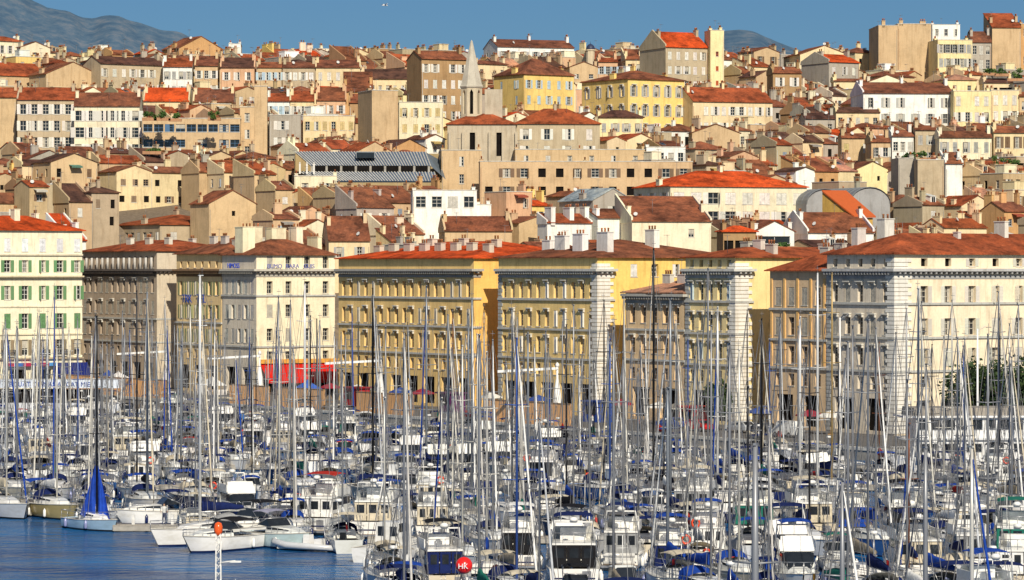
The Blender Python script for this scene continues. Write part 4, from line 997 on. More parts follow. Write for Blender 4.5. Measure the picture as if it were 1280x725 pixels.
    obj('colonnade', b.mesh('colonnade', ['plaster']), i, color=(.55, .53, .5))
    # J: left cream building with green shutters
    D = 562.0; P = ((-24 - 640) / F * D, D); s = F / D; W = 119 / s / math.cos(TH) * .985; L = 14
    fr = []
    for z, hh, kinds in ((25.2, 2.2, ('closed',)), (21.7, 2.0, ('glazed', 'curtain')), (17.3, 2.3, ('glazed', 'curtain', 'ajar')), (12.6, 2.5, ('closed', 'closed', 'glazed')), (8.2, 2.6, ('glazed', 'blind'))):
        for k in range(6):
            x = 1.6 + k * 3.18
            if x < W - .8: fr.append((x, z - hh/2, 1.15, hh, random.choice(kinds), (.8, .82, .85) if z > 25 else ((.15, .30, .14) if z > 12 else (.30, .24, .15))))
    for k in range(4): fr.append((2 + k * 4.6, 1.6, 3.0, 2.9, 'dark', None))
    j, hf = building('quay_building', 'pale cream quay building with green shutters and white roller blinds', 'building', P, TH, W, L, 1.3, 27.6, (.88, .82, .62), None, 'H', (.50, .075, .02), .33, fr, [], .35, (.7, .7, .66),
                     [(8.5, 5, 1.0, 1.6, 1.6, 2), (14, 9, .8, 1.4, 1.2, 2)], 2, .5, 'historic blocks along the quay')
    for z, d, c in ((23.6, .3, (.72, .66, .5)), (20.0, .75, (.62, .54, .38)), (15.0, .15, (.8, .74, .56)), (10.4, .2, (.75, .68, .5)), (6.4, .5, (.45, .38, .27))):
        b = MB(); b.box(-d, W + .02, -d, 0, z - .13, z + .13)
        obj('string_course', b.mesh('string_course', ['plaster']), j, color=c)
    for k in (0, 1, 3, 4): obj('balcony', balcony_mesh(2.2), j, (1.6 + k * 3.18, 0, 6.85))
    xx = 4.2
    for k, c in enumerate([(.55, .02, .08), (.06, .16, .5), (.5, .02, .1), (.06, .1, .5), (.5, .03, .1), (.1, .3, .65)]):
        b = MB(); b.box(0, 1.5, -.9, -.1, 5.1, 5.65); obj('awning_valance', b.mesh('awning_valance', ['canvas']), j, (xx, 0, 0), color=c); xx += 1.55
    b = MB(); b.face([(13.2, -.1, 5.6), (19.3, -.1, 5.6), (19.3, -2, 3.2), (13.2, -2, 3.2)][::-1]); b.face([(13.2, -.1, 5.55), (19.3, -.1, 5.55), (19.3, -2, 3.15), (13.2, -2, 3.15)])
    obj('storefront_awning', b.mesh('storefront_awning', ['canvas']), j, color=(.015, .025, .16))
    rec(footprint(P, TH, W, L), 27.6, 30, 330, j)
    # small red lean-to roof behind the cream building
    HB(80, 86, 106, 300, 316, 'white', 'S', 'bright', 0, 1, 0, None, 'bright red sloping roof behind the green shuttered building', D=594, th=TH, L=9, pitch=.5)
# ------------------------------------------------------------------ boats
def lerp_t(tab, t):
    for (a, x), (b, y) in zip(tab, tab[1:]):
        if t <= b: return x + (y - x) * (t - a) / (b - a)
    return tab[-1][1]
BEAM = {'sail': [(0, .72), (.2, .9), (.45, 1), (.7, .82), (.85, .52), (.95, .2), (1, .02)],
        'motor': [(0, .9), (.3, 1), (.6, .97), (.8, .72), (.92, .4), (1, .03)],
        'dinghy': [(0, .9), (.4, 1), (.7, .9), (.9, .5), (1, .1)]}
def hull_mesh(kind, L, B, Fb, sheer=.25, boot='navy'):
    def f():
        b = MB(); n = 14; rows = []
        for k in range(n + 1):
            t = k / n; hb = B/2 * lerp_t(BEAM[kind], t); z = Fb * (1 + sheer * (t ** 2) + .06 * (1 - t) ** 2)
            x = -L/2 + L * t; rake = .12 * L * max(0, (t - .6) / .4) ** 1.5 if kind != 'sail' else .07 * L * max(0, (t - .6) / .4)
            pts = []
            for (fr, zz) in ((1.0, z), (.985, z * .78), (.96, z * .45), (.90, .14), (.86, 0), (.6, -.3), (0, -.4)):
                pts.append((x - rake * (1 - max(zz, 0) / z), hb * fr, zz))
            rows.append(pts + [(p[0], -p[1], p[2]) for p in pts[::-1]][1:])
        nq = len(rows[0]); k0 = len(b.m); b.grid(rows, 0, True)
        for j in range(n):
            for q in (3, 8): b.m[k0 + j * (nq - 1) + q] = 1
        b.face(rows[0][::-1], 0)
        # rubbing strake
        for s in (0, -1):
            b.tube([rows[k][s] for k in range(n + 1)], .045, 4, 2, smooth=False)
        return b.mesh('hull', ['gel', boot, 'frame'])
    return cached(('hull', kind, L, B, Fb, boot), f)
def deck_mesh(kind, L, B, Fb, sheer=.25, well=None, mat='gel'):
    def f():
        b = MB(); n = 14; P_ = []
        for k in range(n + 1):
            t = k / n; hb = B/2 * lerp_t(BEAM[kind], t) - .03; z = Fb * (1 + sheer * t ** 2 + .06 * (1 - t) ** 2) - .04
            P_.append((-L/2 + L * t, max(.01, hb), z))
        for (x0, h0, z0), (x1, h1, z1) in zip(P_, P_[1:]):
            tm = (x0 + x1) / 2
            if well and well[0] < tm < well[1]:
                w = B * .28
                for s in (-1, 1):
                    b.face([(x0, s * w, z0), (x1, s * w, z1), (x1, s * h1, z1), (x0, s * h0, z0)], 0)
                    b.face([(x0, s * w, z0 - .5), (x1, s * w, z1 - .5), (x1, s * w, z1), (x0, s * w, z0)], 0)
                b.face([(x0, -w, z0 - .5), (x1, -w, z1 - .5), (x1, w, z1 - .5), (x0, w, z0 - .5)], 1)
            else: b.face([(x0, -h0, z0), (x1, -h1, z1), (x1, h1, z1), (x0, h0, z0)], 0)
        return b.mesh('deck', [mat, 'teak'])
    return cached(('deck', kind, L, B, Fb, well, mat), f)
def block_mesh(name, secs, mats, side_m=0, win=None, extra=None):
    """superstructure lofted from sections (x, halfwidth_bottom, halfwidth_top, z0, z1)"""
    b = MB(); rows = []
    for (x, wb, wt, z0, z1) in secs:
        rows.append([(x, -wb, z0), (x, -(wb * .35 + wt * .65), z0 + (z1 - z0) * .6), (x, -wt, z1 - .08), (x, -wt * .8, z1), (x, wt * .8, z1), (x, wt, z1 - .08), (x, (wb * .35 + wt * .65), z0 + (z1 - z0) * .6), (x, wb, z0)])
    for j in range(len(rows) - 1):
        for q in range(7):
            i = len(b.v); b.v += [rows[j][q], rows[j][q + 1], rows[j + 1][q + 1], rows[j + 1][q]]
            m = side_m
            if win and q in (1, 5) and win[0] <= j < win[1]: m = 1
            if win and len(win) > 2 and q in (2, 3, 4) and j == win[2]: m = 1
            b.f.append((i, i + 1, i + 2, i + 3)); b.m.append(m); b.sm.append(False)
    b.face(rows[0][::-1], side_m); b.face(rows[-1], side_m)
    if extra: extra(b)
    return b.mesh(name, mats)
def rail_mesh(kind, L, B, Fb, sheer=.25, t0=.0, t1=1.0, h=.62):
    def f():
        b = MB(); pts = {-1: [], 1: []}; n = 12
        for k in range(n + 1):
            t = t0 + (t1 - t0) * k / n; hb = B/2 * lerp_t(BEAM[kind], t) - .08; z = Fb * (1 + sheer * t ** 2 + .06 * (1 - t) ** 2)
            for s in (-1, 1): pts[s].append(Vector((-L/2 + L * t, s * max(.02, hb), z)))
        for s in (-1, 1):
            up = [p + Vector((0, 0, h)) for p in pts[s]]; b.tube(up, .022, 4); b.tube([p + Vector((0, 0, h * .5)) for p in pts[s]], .014, 4)
            for k in range(0, n + 1, 2): b.tube([pts[s][k], up[k]], .02, 4)
        if t0 == 0:
            b.tube([pts[-1][0] + Vector((0, 0, h)), pts[1][0] + Vector((0, 0, h))], .022, 4)
        return b.mesh('guard_rail', ['steel'])
    return cached(('rail', kind, L, B, Fb, t0, t1), f)
def mast_mesh(H, r):
    def f():
        b = MB(); b.tube([(0, 0, 0), (0, 0, H * .75), (0, 0, H)], [r, r * .9, r * .6], 8)
        b.box(-.3, .12, -.05, .05, H - .02, H + .05, 0); b.tube([(-.2, 0, H), (-.2, 0, H + .7)], .014, 4, 1); b.tube([(-.2, -.18, H + .45), (-.2, .18, H + .45)], .02, 4, 1)
        return b.mesh('mast', ['alu', 'wire'])
    return cached(('mast', round(H, 1), r), f)
def spreader_mesh(w):
    def f():
        b = MB(); b.tube([(-.15, -w, .05), (0, 0, 0), (-.15, w, .05)], .035, 4); return b.mesh('spreader', ['alu'])
    return cached(('spr', round(w, 1)), f)
def rig_mesh(H, L, B, x0):
    """shrouds, backstay: thin wires from the masthead to the deck"""
    def f():
        b = MB(); r = .022
        for s in (-1, 1):
            b.tube([(x0, 0, H), (x0 - .15, s * B * .3, H * .55), (x0 - .2, s * B * .47, 1.2)], r, 3, 0, False)
            b.tube([(x0, 0, H * .55), (x0 + .3, s * B * .45, 1.2)], r, 3, 0, False)
            b.tube([(x0, 0, H * .55), (x0 - .6, s * B * .45, 1.2)], r, 3, 0, False)
        b.tube([(x0, 0, H), (-L/2 + .1, 0, 1.3)], r, 3, 0, False)
        return b.mesh('rigging', ['wire'])
    return cached(('rig', round(H, 1), L), f)
def furl_mesh(H, L, x0):
    def f():
        b = MB(); a = Vector((L/2 - .25, 0, 1.7)); c = Vector((x0 + .1, 0, H * .97)); P_ = [a.lerp(c, t) for t in (0, .04, .3, .7, .93, 1)]
        b.tube(P_, [.04, .085, .075, .06, .035, .02], 6); b.tube([a - Vector((0, 0, .5)), a], .03, 4)
        return b.mesh('furled_sail', ['canvas'])
    return cached(('furl', round(H, 1), L), f)
def boomcover_mesh(Lb):
    def f():
        b = MB(); n = 7; rows = []
        for k in range(n):
            t = k / (n - 1); x = -Lb * t; h = .55 * (1 - t) ** .7 + .16; w = .17 - .06 * t; z = .04 * math.sin(k * 2.2)
            rows.append([(x, w * math.cos(a), z + .1 + (h if math.sin(a) > 0 else .12) * math.sin(a)) for a in [2 * math.pi * q / 8 for q in range(8)]])
        b.grid(rows, 0, True, True); b.face(rows[0]); b.face(rows[-1][::-1])
        return b.mesh('sail_cover', ['canvas'])
    return cached(('bc', round(Lb, 1)), f)
def hoop_mesh(name, x0, x1, w, z0, h, mat='canvas', win=False, open_front=True):
    """sprayhood / bimini: curved canvas over hoops"""
    def f():
        b = MB(); rows = []; n = 9
        for k in range(5):
            t = k / 4; x = x0 + (x1 - x0) * t; hh = h * (1 - .45 * t ** 2) if name == 'sprayhood' else h * (1 - .12 * (2 * t - 1) ** 2)
            rows.append([(x, w * math.cos(a) * (1 - .1 * t), z0 + (hh if name == 'sprayhood' else hh) * (math.sin(a) ** .6 if name == 'sprayhood' else .82 + .18 * math.sin(a))) for a in [math.pi * q / (n - 1) for q in range(n)]])
        b.grid(rows, 0, True)
        if name == 'sprayhood':
            b.face([(x1, -w * .7, z0), (x1, w * .7, z0), (x1 , w * .55, z0 + h * .5), (x1, -w * .55, z0 + h * .5)], 1)
        else:
            for s in (-1, 1):
                for xx in (x0, x1): b.tube([(xx, s * w * .98, z0 + h * .8), ((x0 + x1) / 2, s * w * .95, z0 - .1)], .02, 4, 2)
        return b.mesh(name, [mat, 'glass', 'steel'])
    return cached((name, x0, x1, w, z0, h), f)
def fender_mesh():
    def f():
        b = MB(); b.lathe([(.03, .75), (.05, .68), (.13, .6), (.14, .12), (.1, .02), (.02, 0)], n=7); return b.mesh('fender', ['gel'])
    return cached('fender', f)
def ring_mesh():
    def f():
        b = MB(); rows = []
        for k in range(12):
            a = 2 * math.pi * k / 12; rows.append([((.28 + .08 * math.cos(q * 1.05)) * math.cos(a), .08 * math.sin(q * 1.05), (.28 + .08 * math.cos(q * 1.05)) * math.sin(a)) for q in range(6)])
        rows.append(rows[0]); b.grid(rows, 0, True, True); return b.mesh('life_ring', ['gel'])
    return cached('ring', f)
def outboard_mesh():
    def f():
        b = MB(); b.box(-.25, .25, -.18, .18, .3, .95, 0, taper=.05); b.box(-.08, .1, -.07, .07, -.4, .3, 0); b.box(-.15, .2, -.1, .1, .1, .2, 0)
        return b.mesh('outboard_motor', ['black'])
    return cached('ob', f)
SIZES = {'s': (7.0, 2.4, .8), 'm': (9.0, 2.9, .95), 'l': (11.2, 3.4, 1.1), 'x': (14.5, 4.0, 1.35)}
BLUE = (.015, .06, .34); NAVY = (.012, .022, .10); CREAM = (.62, .55, .42); GREYC = (.33, .34, .35); REDC = (.42, .03, .02); WH = (.82, .82, .80); GREEN = (.02, .16, .12); BLACK = (.015, .015, .018)
CN = {(.3, .26, .2): 'taupe', BLUE: 'bright blue', NAVY: 'navy', CREAM: 'cream', GREYC: 'grey', REDC: 'red', WH: 'white', GREEN: 'dark green', BLACK: 'black'}
def fenders(root, L, B, kind, rnd, c, n=2):
    for s in (-1, 1):
        for k in range(n):
            t = .2 + .45 * k / max(1, n - 1) + rnd.uniform(-.05, .05); hb = B/2 * lerp_t(BEAM[kind], t) + .1
            obj('fender', fender_mesh(), root, (-L/2 + L * t, s * hb, .15), 0, c)
def make_sail(label, X, D, rot, size, H, rnd, hullc, coverc, mastc, furlc, hoodc=None, bim=None, group='moored sailing yachts', r=None, cover=True):
    L, B, Fb = SIZES[size]; x0 = L * .08
    c, s = math.cos(rot), math.sin(rot)
    root = thing('sailing_yacht', label, 'sailing boat', (X - x0 * c, D - x0 * s, 0), rot, group)
    obj('hull', hull_mesh('sail', L, B, Fb, .25, rnd.choice(['navy', 'navy', 'black'])), root, color=hullc)
    obj('deck', deck_mesh('sail', L, B, Fb, .25, (-L * .42, -L * .16)), root, color=jit((.72, .71, .66), .08))
    def cab(): return block_mesh('cabin', [(-L * .15, B * .3, B * .27, Fb - .05, Fb + .62), (0, B * .31, B * .27, Fb - .03, Fb + .60), (L * .12, B * .27, B * .22, Fb, Fb + .52), (L * .22, B * .2, B * .15, Fb + .02, Fb + .40), (L * .27, B * .12, B * .1, Fb + .05, Fb + .1)], ['gel', 'glass'], 0, (0, 2))
    obj('cabin', cached(('scab', size), cab), root, color=jit((.78, .78, .76), .05))
    m = obj('mast', mast_mesh(H - Fb - .4, r or (.068 + .004 * (L - 7))), root, (x0, 0, Fb + .4), 0, mastc)
    hs = [.55] if H < 13 else ([.38, .66] if H < 19 else [.3, .52, .74])
    for q in hs: obj('spreader', spreader_mesh(B * .27 * (1.15 - q * .5)), m, (0, 0, H * q), 0, mastc)
    obj('rigging', rig_mesh(H, L, B, x0), root)
    if furlc: obj('furled_sail', furl_mesh(H * rnd.choice([1, 1, .85]) if False else H, L, x0), root, color=furlc)
    bm = obj('boom', cached(('boom', size), lambda: (lambda b: (b.tube([(0, 0, 0), (-L * .38, 0, 0)], .06, 6), b.mesh('boom', ['alu']))[1])(MB())), root, (x0 - .1, 0, Fb + 1.35), 0, mastc)
    if cover: obj('sail_cover', boomcover_mesh(L * .36), bm, (-.02, 0, .06), 0, coverc)
    if hoodc: obj('sprayhood', hoop_mesh('sprayhood', -L * .17, -L * .05, B * .33, Fb + .35, .85), root, color=hoodc)
    if bim: obj('bimini', hoop_mesh('bimini', -L * .42, -L * .22, B * .38, Fb + .9, 1.15), root, color=bim)
    obj('guard_rail', rail_mesh('sail', L, B, Fb), root)
    fenders(root, L, B, 'sail', rnd, rnd.choice([WH, WH, NAVY, (.25, .28, .5)]))
    if rnd.random() < .08: obj('life_ring', ring_mesh(), root, (-L * .46, rnd.uniform(-.8, .8), Fb + .6), R(90), (.75, .06, .02))
    if rnd.random() < .25:
        def flg(): 
            b = MB(); b.tube([(0, 0, 0), (-.3, 0, 1.3)], .018, 4, 1); b.grid([[(-.18 - .12 * k / 4 * 0 - k * .16, .05 * math.sin(k * 1.7), z - .05 * k) for k in range(5)] for z in (.85, 1.25)], 0, True); return b.mesh('flag', ['canvas', 'steel'])
        obj('flag', cached('flag', flg), root, (-L * .49, .2, Fb + .1), 0, rnd.choice([(.55, .03, .03), (.05, .1, .4), (.7, .7, .68), (.6, .3, .05)]))
    if rnd.random() < .35:
        def rad():
            b = MB(); b.tube([(0, 0, 0), (0, 0, 2.6)], .03, 5); b.lathe([(.25, 2.6), (.27, 2.72), (.2, 2.82)], n=8, m=1); return b.mesh('radar_post', ['steel', 'white'])
        obj('radar_post', cached('radp', rad), root, (-L * .46, B * .25, Fb + .3))
    return root
MOT = {'s': (6.0, 2.3, .8), 'm': (8.2, 2.95, 1.0), 'l': (10.5, 3.6, 1.25), 'x': (14, 4.5, 1.6)}
def make_fly(label, X, D, rot, size, rnd, hullc, canopyc, glassy=True, group='moored motor yachts', skirt=None, whiteband=True):
    L, B, Fb = MOT[size]
    root = thing('motor_yacht', label, 'motor yacht', (X, D, 0), rot, group)
    obj('hull', hull_mesh('motor', L, B, Fb, .35), root, color=hullc)
    obj('deck', deck_mesh('motor', L, B, Fb, .35, (-L * .46, -L * .25)), root, color=jit((.74, .73, .68), .06))
    z1 = Fb + 1.55
    def cab(): return block_mesh('cabin', [(-L * .24, B * .42, B * .38, Fb - .05, z1), (0, B * .43, B * .38, Fb - .03, z1), (L * .1, B * .40, B * .35, Fb, z1 - .02), (L * .22, B * .34, B * .2, Fb + .1, Fb + .62), (L * .36, B * .18, B * .12, Fb + .25, Fb + .4)], ['gel', 'glass'], 0, (0, 3, 2, True))
    obj('cabin', cached(('mcab', size), cab), root, color=jit((.80, .80, .78), .04))
    def fly():
        b = MB(); a = -L * .38; c = L * .08; w = B * .4
        b.box(a, c, -w, w, z1, z1 + .12, 0)
        for s in (-1, 1): b.box(-L * .26, c - .2, s * w - .05, s * w + .05, z1 + .12, z1 + .72, 0)
        b.face([(c, -w, z1 + .1), (c, w, z1 + .1), (c - .6, w * .9, z1 + .95), (c - .6, -w * .9, z1 + .95)], 0); b.face([(c - .05, -w, z1 + .1), (c - .65, -w * .9, z1 + .95), (c - .65, w * .9, z1 + .95), (c - .05, w, z1 + .1)], 0)
        b.box(-L * .1, -L * .04, -w * .6, w * .6, z1 + .12, z1 + .95, 2)
        for s in (-1, 1): b.tube([(a + .1, s * w, Fb + .1), (a + .1, s * w, z1)], .04, 5, 1)
        b.tube([(a + .05, -w, z1 + .8), (a + .05, w, z1 + .8)], .025, 4, 1)
        for k in range(5): b.tube([(a + .05, -w + 2 * w * k / 4, z1 + .1), (a + .05, -w + 2 * w * k / 4, z1 + .8)], .02, 4, 1)
        return b.mesh('flybridge', ['gel', 'steel', 'canvas'])
    fb = obj('flybridge', cached(('fly', size), fly), root, color=jit((.82, .82, .80), .04))
    if canopyc: obj('canopy', hoop_mesh('bimini', -L * .3, L * .02, B * .38, z1 + .95, 1.1), fb, color=canopyc)
    def arch():
        b = MB(); w = B * .4; b.tube([(-L * .3, -w, z1), (-L * .33, -w * .85, z1 + 1.5), (-L * .33, w * .85, z1 + 1.5), (-L * .3, w, z1)], .07, 6); b.lathe([(.28, 0), (.3, .16), (.15, .28)], (-L * .33, 0, z1 + 1.55), 8, 1)
        b.tube([(-L * .33, w * .6, z1 + 1.5), (-L * .36, w * .6, z1 + 3.6)], .02, 4)
        return b.mesh('radar_arch', ['gel', 'white'])
    obj('radar_arch', cached(('arch', size), arch), root, color=(.8, .8, .78))
    if skirt is not None:     # cockpit enclosure hanging from the fly overhang, with clear panels
        def sk():
            b = MB(); w = B * .40; a = -L * .385
            for q in range(3):
                y0 = -w + 2 * w * q / 3; y1 = y0 + 2 * w / 3
                b.box(a - .04, a, y0 + .03, y1 - .03, z1 - 1.45, z1 - .05, 0)
                b.box(a - .055, a - .043, y0 + .18, y1 - .18, z1 - .85, z1 - .2, 1)
            for s in (-1, 1):
                b.box(a, -L * .25, s * w - .02, s * w + .02, z1 - 1.45, z1 - .05, 0); b.box(a + .2, -L * .27, s * w * 1.0 - .03, s * w + .03, z1 - .9, z1 - .25, 1)
            return b.mesh('cockpit_enclosure', ['canvas', 'glass'])
        obj('cockpit_enclosure', cached(('skirt', size), sk), root, color=skirt)
    else:
        def door():
            b = MB(); w = B * .38; a = -L * .244
            b.box(a - .03, a, -w * .9, w * .9, Fb + .15, z1 - .15, 0)
            for q in (-.9, -.3, .3, .87): b.box(a - .06, a - .03, q * w - .03, q * w + .05, Fb + .1, z1 - .12, 1)
            b.box(-L * .44, -L * .38, -w * .7, w * .7, Fb - .35, Fb + .25, 2); b.box(-L * .445, -L * .435, -w * .7, w * .7, Fb + .2, Fb + .55, 2)
            return b.mesh('cockpit_door', ['glass', 'steel', 'canvas'])
        obj('cockpit_door', cached(('door', size), door), root, color=rnd.choice([CREAM, NAVY, WH, (.3, .25, .2)]))
    def plat():
        b = MB(); w = B * .42; a = -L / 2
        b.box(a - .85, a + .05, -w, w, .28, .38, 0); b.box(a - .9, a - .85, -w, w, .24, .4, 1)
        b.box(a - .03, a - .004, -w * .92, w * .92, Fb * .52, Fb * .6, 2)
        for q in (-.3, .0): b.tube([(a - .8, w * .5 + q, .35), (a - .8, w * .5 + q, 1.15)], .02, 4, 1)
        for zz in (.6, .85, 1.12): b.tube([(a - .8, w * .5 - .3, zz), (a - .8, w * .5, zz)], .018, 4, 1)
        b.box(a - .02, a - .004, -w * .75, -w * .35, Fb * .2 + .2, Fb * .95, 1)
        return b.mesh('swim_platform', ['teak', 'steel', 'navy'])
    obj('swim_platform', cached(('plat', size), plat), root)
    if rnd.random() < .35:
        def dng():
            b = MB(); b.tube([(0, -1.1, 0), (0, 1.1, .0)], [.16, .16], 8); b.tube([(0, -1.1, .55), (0, .9, .55), (0, 1.15, .5)], [.16, .16, .1], 8); b.box(-.05, .05, -1, 1, 0, .55); return b.mesh('stowed_dinghy', ['gel'])
        obj('stowed_dinghy', cached('dng', dng), root, (-L/2 - .5, 0, .55), 0, rnd.choice([(.4, .41, .43), (.65, .65, .63), (.12, .12, .14)]))
    obj('guard_rail', rail_mesh('motor', L, B, Fb, .35, .45, 1.0, .75), root)
    fenders(root, L, B, 'motor', rnd, rnd.choice([WH, NAVY]), 3)
    if rnd.random() < .14: obj('life_ring', ring_mesh(), root, (-L * .4, rnd.choice([-1, 1]) * B * .3, z1 + .4), R(90), (.8, .08, .02))
    return root
def make_cruiser(label, X, D, rot, size, rnd, hullc, coverc, kind='hardtop', group='moored motor boats'):
    L, B, Fb = MOT[size]; L *= .92
    root = thing('motor_boat', label, 'motor boat', (X, D, 0), rot, group)
    obj('hull', hull_mesh('motor', L, B, Fb, .3), root, color=hullc)
    obj('deck', deck_mesh('motor', L, B, Fb, .3, (-L * .45, -L * .12)), root, color=jit((.74, .73, .70), .05))
    if kind == 'hardtop':
        def cab(): return block_mesh('cabin', [(-L * .12, B * .36, B * .32, Fb - .05, Fb + 1.75), (L * .04, B * .36, B * .32, Fb, Fb + 1.8), (L * .10, B * .34, B * .29, Fb, Fb + 1.7), (L * .19, B * .30, B * .22, Fb + .1, Fb + .7), (L * .33, B * .18, B * .1, Fb + .2, Fb + .45)], ['gel', 'glass'], 0, (0, 3, 2, True), lambda q: [q.box(-L * .12 - .02, -L * .12 - .002, s_ * B * .17 - B * .1, s_ * B * .17 + B * .1, Fb + .75, Fb + 1.45, 1) for s_ in (-1, 1)])
        obj('cabin', cached(('hcab', size), cab), root, color=jit((.8, .8, .77), .05))
        def mst():
            b = MB(); b.tube([(0, 0, 0), (0, 0, 1.9)], .035, 5); b.tube([(0, -.4, 1.1), (0, .4, 1.1)], .025, 4); return b.mesh('signal_mast', ['white'])
        obj('signal_mast', cached('smast', mst), root, (-L * .02, 0, Fb + 1.75))
    else:
        def cab(): return block_mesh('cabin', [(-L * .08, B * .38, B * .34, Fb - .05, Fb + .6), (L * .08, B * .37, B * .33, Fb, Fb + .62), (L * .25, B * .3, B * .2, Fb + .1, Fb + .5), (L * .38, B * .14, B * .08, Fb + .2, Fb + .3)], ['gel', 'glass'], 0, (0, 2))
        obj('cabin', cached(('ccab', size), cab), root, color=jit((.82, .82, .8), .04))
        def ws():
            b = MB(); w = B * .34; x = -L * .02; b.face([(x, -w, Fb + .55), (x, w, Fb + .55), (x - .55, w * .9, Fb + 1.15), (x - .55, -w * .9, Fb + 1.15)], 0)
            for s in (-1, 1): b.face([(x, s * w, Fb + .55), (x - .55, s * w * .9, Fb + 1.15), (x - 1.6, s * w, Fb + .65)], 0)
            b.tube([(x - 1.6, -w, Fb + .68), (x - .55, -w * .9, Fb + 1.17), (x - .55, w * .9, Fb + 1.17), (x - 1.6, w, Fb + .68)], .035, 4, 1); return b.mesh('windscreen', ['glass', 'steel'])
        obj('windscreen', cached(('ws', size), ws), root)
        if kind == 'tent': obj('cockpit_tent', hoop_mesh('bimini', -L * .40, -L * .08, B * .40, Fb + .1, 1.35), root, color=coverc)
        else: obj('bimini', hoop_mesh('bimini', -L * .32, -L * .06, B * .36, Fb + .9, .95), root, color=coverc)
    if size == 's': obj('outboard_motor', outboard_mesh(), root, (-L/2 - .2, 0, .25))
    obj('guard_rail', rail_mesh('motor', L, B, Fb, .3, .5, 1.0, .5), root)
    fenders(root, L, B, 'motor', rnd, rnd.choice([WH, NAVY]), 2)
    return root
def make_rib(label, X, D, rot):
    root = thing('inflatable_boat', label, 'inflatable boat', (X, D, 0), rot)
    b = MB(); P_ = [(-3.0, -1, .35), (1.2, -1, .4), (2.5, -.55, .55), (3.0, 0, .62), (2.5, .55, .55), (1.2, 1, .4), (-3.0, 1, .35)]
    b.tube(P_, [.2] + [.27] * 5 + [.2], 8); obj('inflated_tube', b.mesh('inflated_tube', ['gel']), root, color=(.55, .57, .6))
    b = MB(); b.box(-2.6, 2.2, -.8, .8, .1, .35); obj('floor', b.mesh('floor', ['gel']), root, color=(.6, .6, .6))
    b = MB(); b.box(-.4, .2, -.35, .35, .35, 1.2, taper=.05); b.box(-1.5, -.9, -.45, .45, .35, .9); obj('console', b.mesh('console', ['gel']), root, color=(.8, .8, .8))
    b = MB()
    for s in (-1, 1): b.tube([(-2.2, s * .8, .4), (-2.0, s * .75, 1.9)], .04, 5)
    b.tube([(-2.0, -.75, 1.9), (-2.0, .75, 1.9)], .05, 5); obj('arch', b.mesh('arch', ['steel']), root)
    obj('outboard_motor', outboard_mesh(), root, (-3.2, 0, .5))
    return root
def in_water(X, D, m=3.0):
    d = Vector((X, D)) - P0
    n1 = -(d.dot(Vector((math.cos(TH), math.sin(TH)))))          # distance in front of the long quay line
    j = (Vector((X, D)) - Vector((-80.5, 552))).dot(U)            # distance in front of the left quay
    return n1 > 22 + m and j > m
BG = [(60, 'by the green shuttered building'), (110, 'left of the dark block'), (160, 'below the dark block'), (215, 'below the pale flank'), (275, 'below the mustard block'), (330, 'below the grey hotel side'), (415, 'below the red awning'),
      (470, 'left under the ochre block'), (540, 'below the long ochre block'), (592, 'right under the ochre block'), (640, 'below the orange flank'), (700, 'left under the middle block'), (765, 'below the middle quoins'),
      (850, 'below the low arched building'), (912, 'below the pale yellow block'), (960, 'below the massive quoins'), (1030, 'below the orange pilasters'), (1115, 'below the grey lavender facade'), (1170, 'by the ferry bow'), (1225, 'in front of the ferry'), (1400, 'below the quay trees')]
def where(x, y):
    w = next(t for a, t in BG if x <= a)
    d = 'nearest rows' if y > 660 else ('front rows' if y > 610 else ('middle rows' if y > 570 else 'far rows'))
    return w, d
MASTS = [(8,430,'w'),(22,405,'g'),(47,388,'g'),(59,390,'W'),(68,358,'g'),(79,405,'g'),(97,395,'g'),(128,424,'g'),(142,430,'g'),(153,385,'g'),(171,358,'k'),(184,360,'G'),(190,392,'g'),(206,372,'w'),(209,403,'g'),(228,405,'w'),
 (250,345,'W'),(264,378,'g'),(276,420,'g'),(300,430,'g'),(320,415,'k'),(342,430,'g'),(348,365,'g'),(363,370,'g'),(381,350,'W'),(388,390,'k'),(397,415,'g'),(418,410,'g'),(421,420,'g'),(440,382,'g'),(466,355,'K'),(470,390,'g'),(482,403,'g'),
 (495,430,'w'),(505,415,'g'),(533,352,'G'),(548,420,'k'),(560,388,'G'),(565,430,'g'),(578,425,'w'),(590,368,'G'),(599,410,'g'),(605,382,'k'),(616,418,'g'),(640,380,'g'),(646,415,'b'),(660,410,'G'),(668,425,'g'),(685,430,'g'),(703,397,'g'),(708,400,'k'),(717,375,'g'),
 (737,392,'g'),(755,370,'k'),(760,410,'G'),(767,400,'g'),(780,365,'g'),(790,425,'g'),(817,305,'K'),(822,400,'g'),(838,367,'G'),(845,395,'w'),(860,420,'b'),(872,410,'g'),(885,330,'g'),(889,400,'g'),(897,378,'W'),(912,420,'g'),(924,430,'w'),(934,383,'k'),(952,393,'K'),(962,420,'b'),
 (975,400,'g'),(1000,390,'W'),(1012,420,'k'),(1022,336,'W'),(1040,336,'t'),(1060,420,'g'),(1066,400,'g'),(1085,392,'g'),(1095,403,'g'),(1099,423,'r'),(1120,410,'g'),(1133,380,'g'),(1148,355,'G'),(1152,372,'g'),(1165,425,'k'),(1180,415,'w'),(1190,370,'w'),(1197,415,'g'),(1206,418,'g'),
 (1235,410,'g'),(1248,360,'g'),(1262,400,'w'),(1273,375,'g')]
MC = {'g': (.29, .30, .32), 'G': (.26, .29, .33), 'w': (.68, .66, .6), 'W': (.82, .82, .8), 'k': (.03, .03, .035), 'K': (.012, .012, .014), 't': (.45, .31, .12), 'r': (.25, .09, .04), 'b': (.04, .10, .38)}
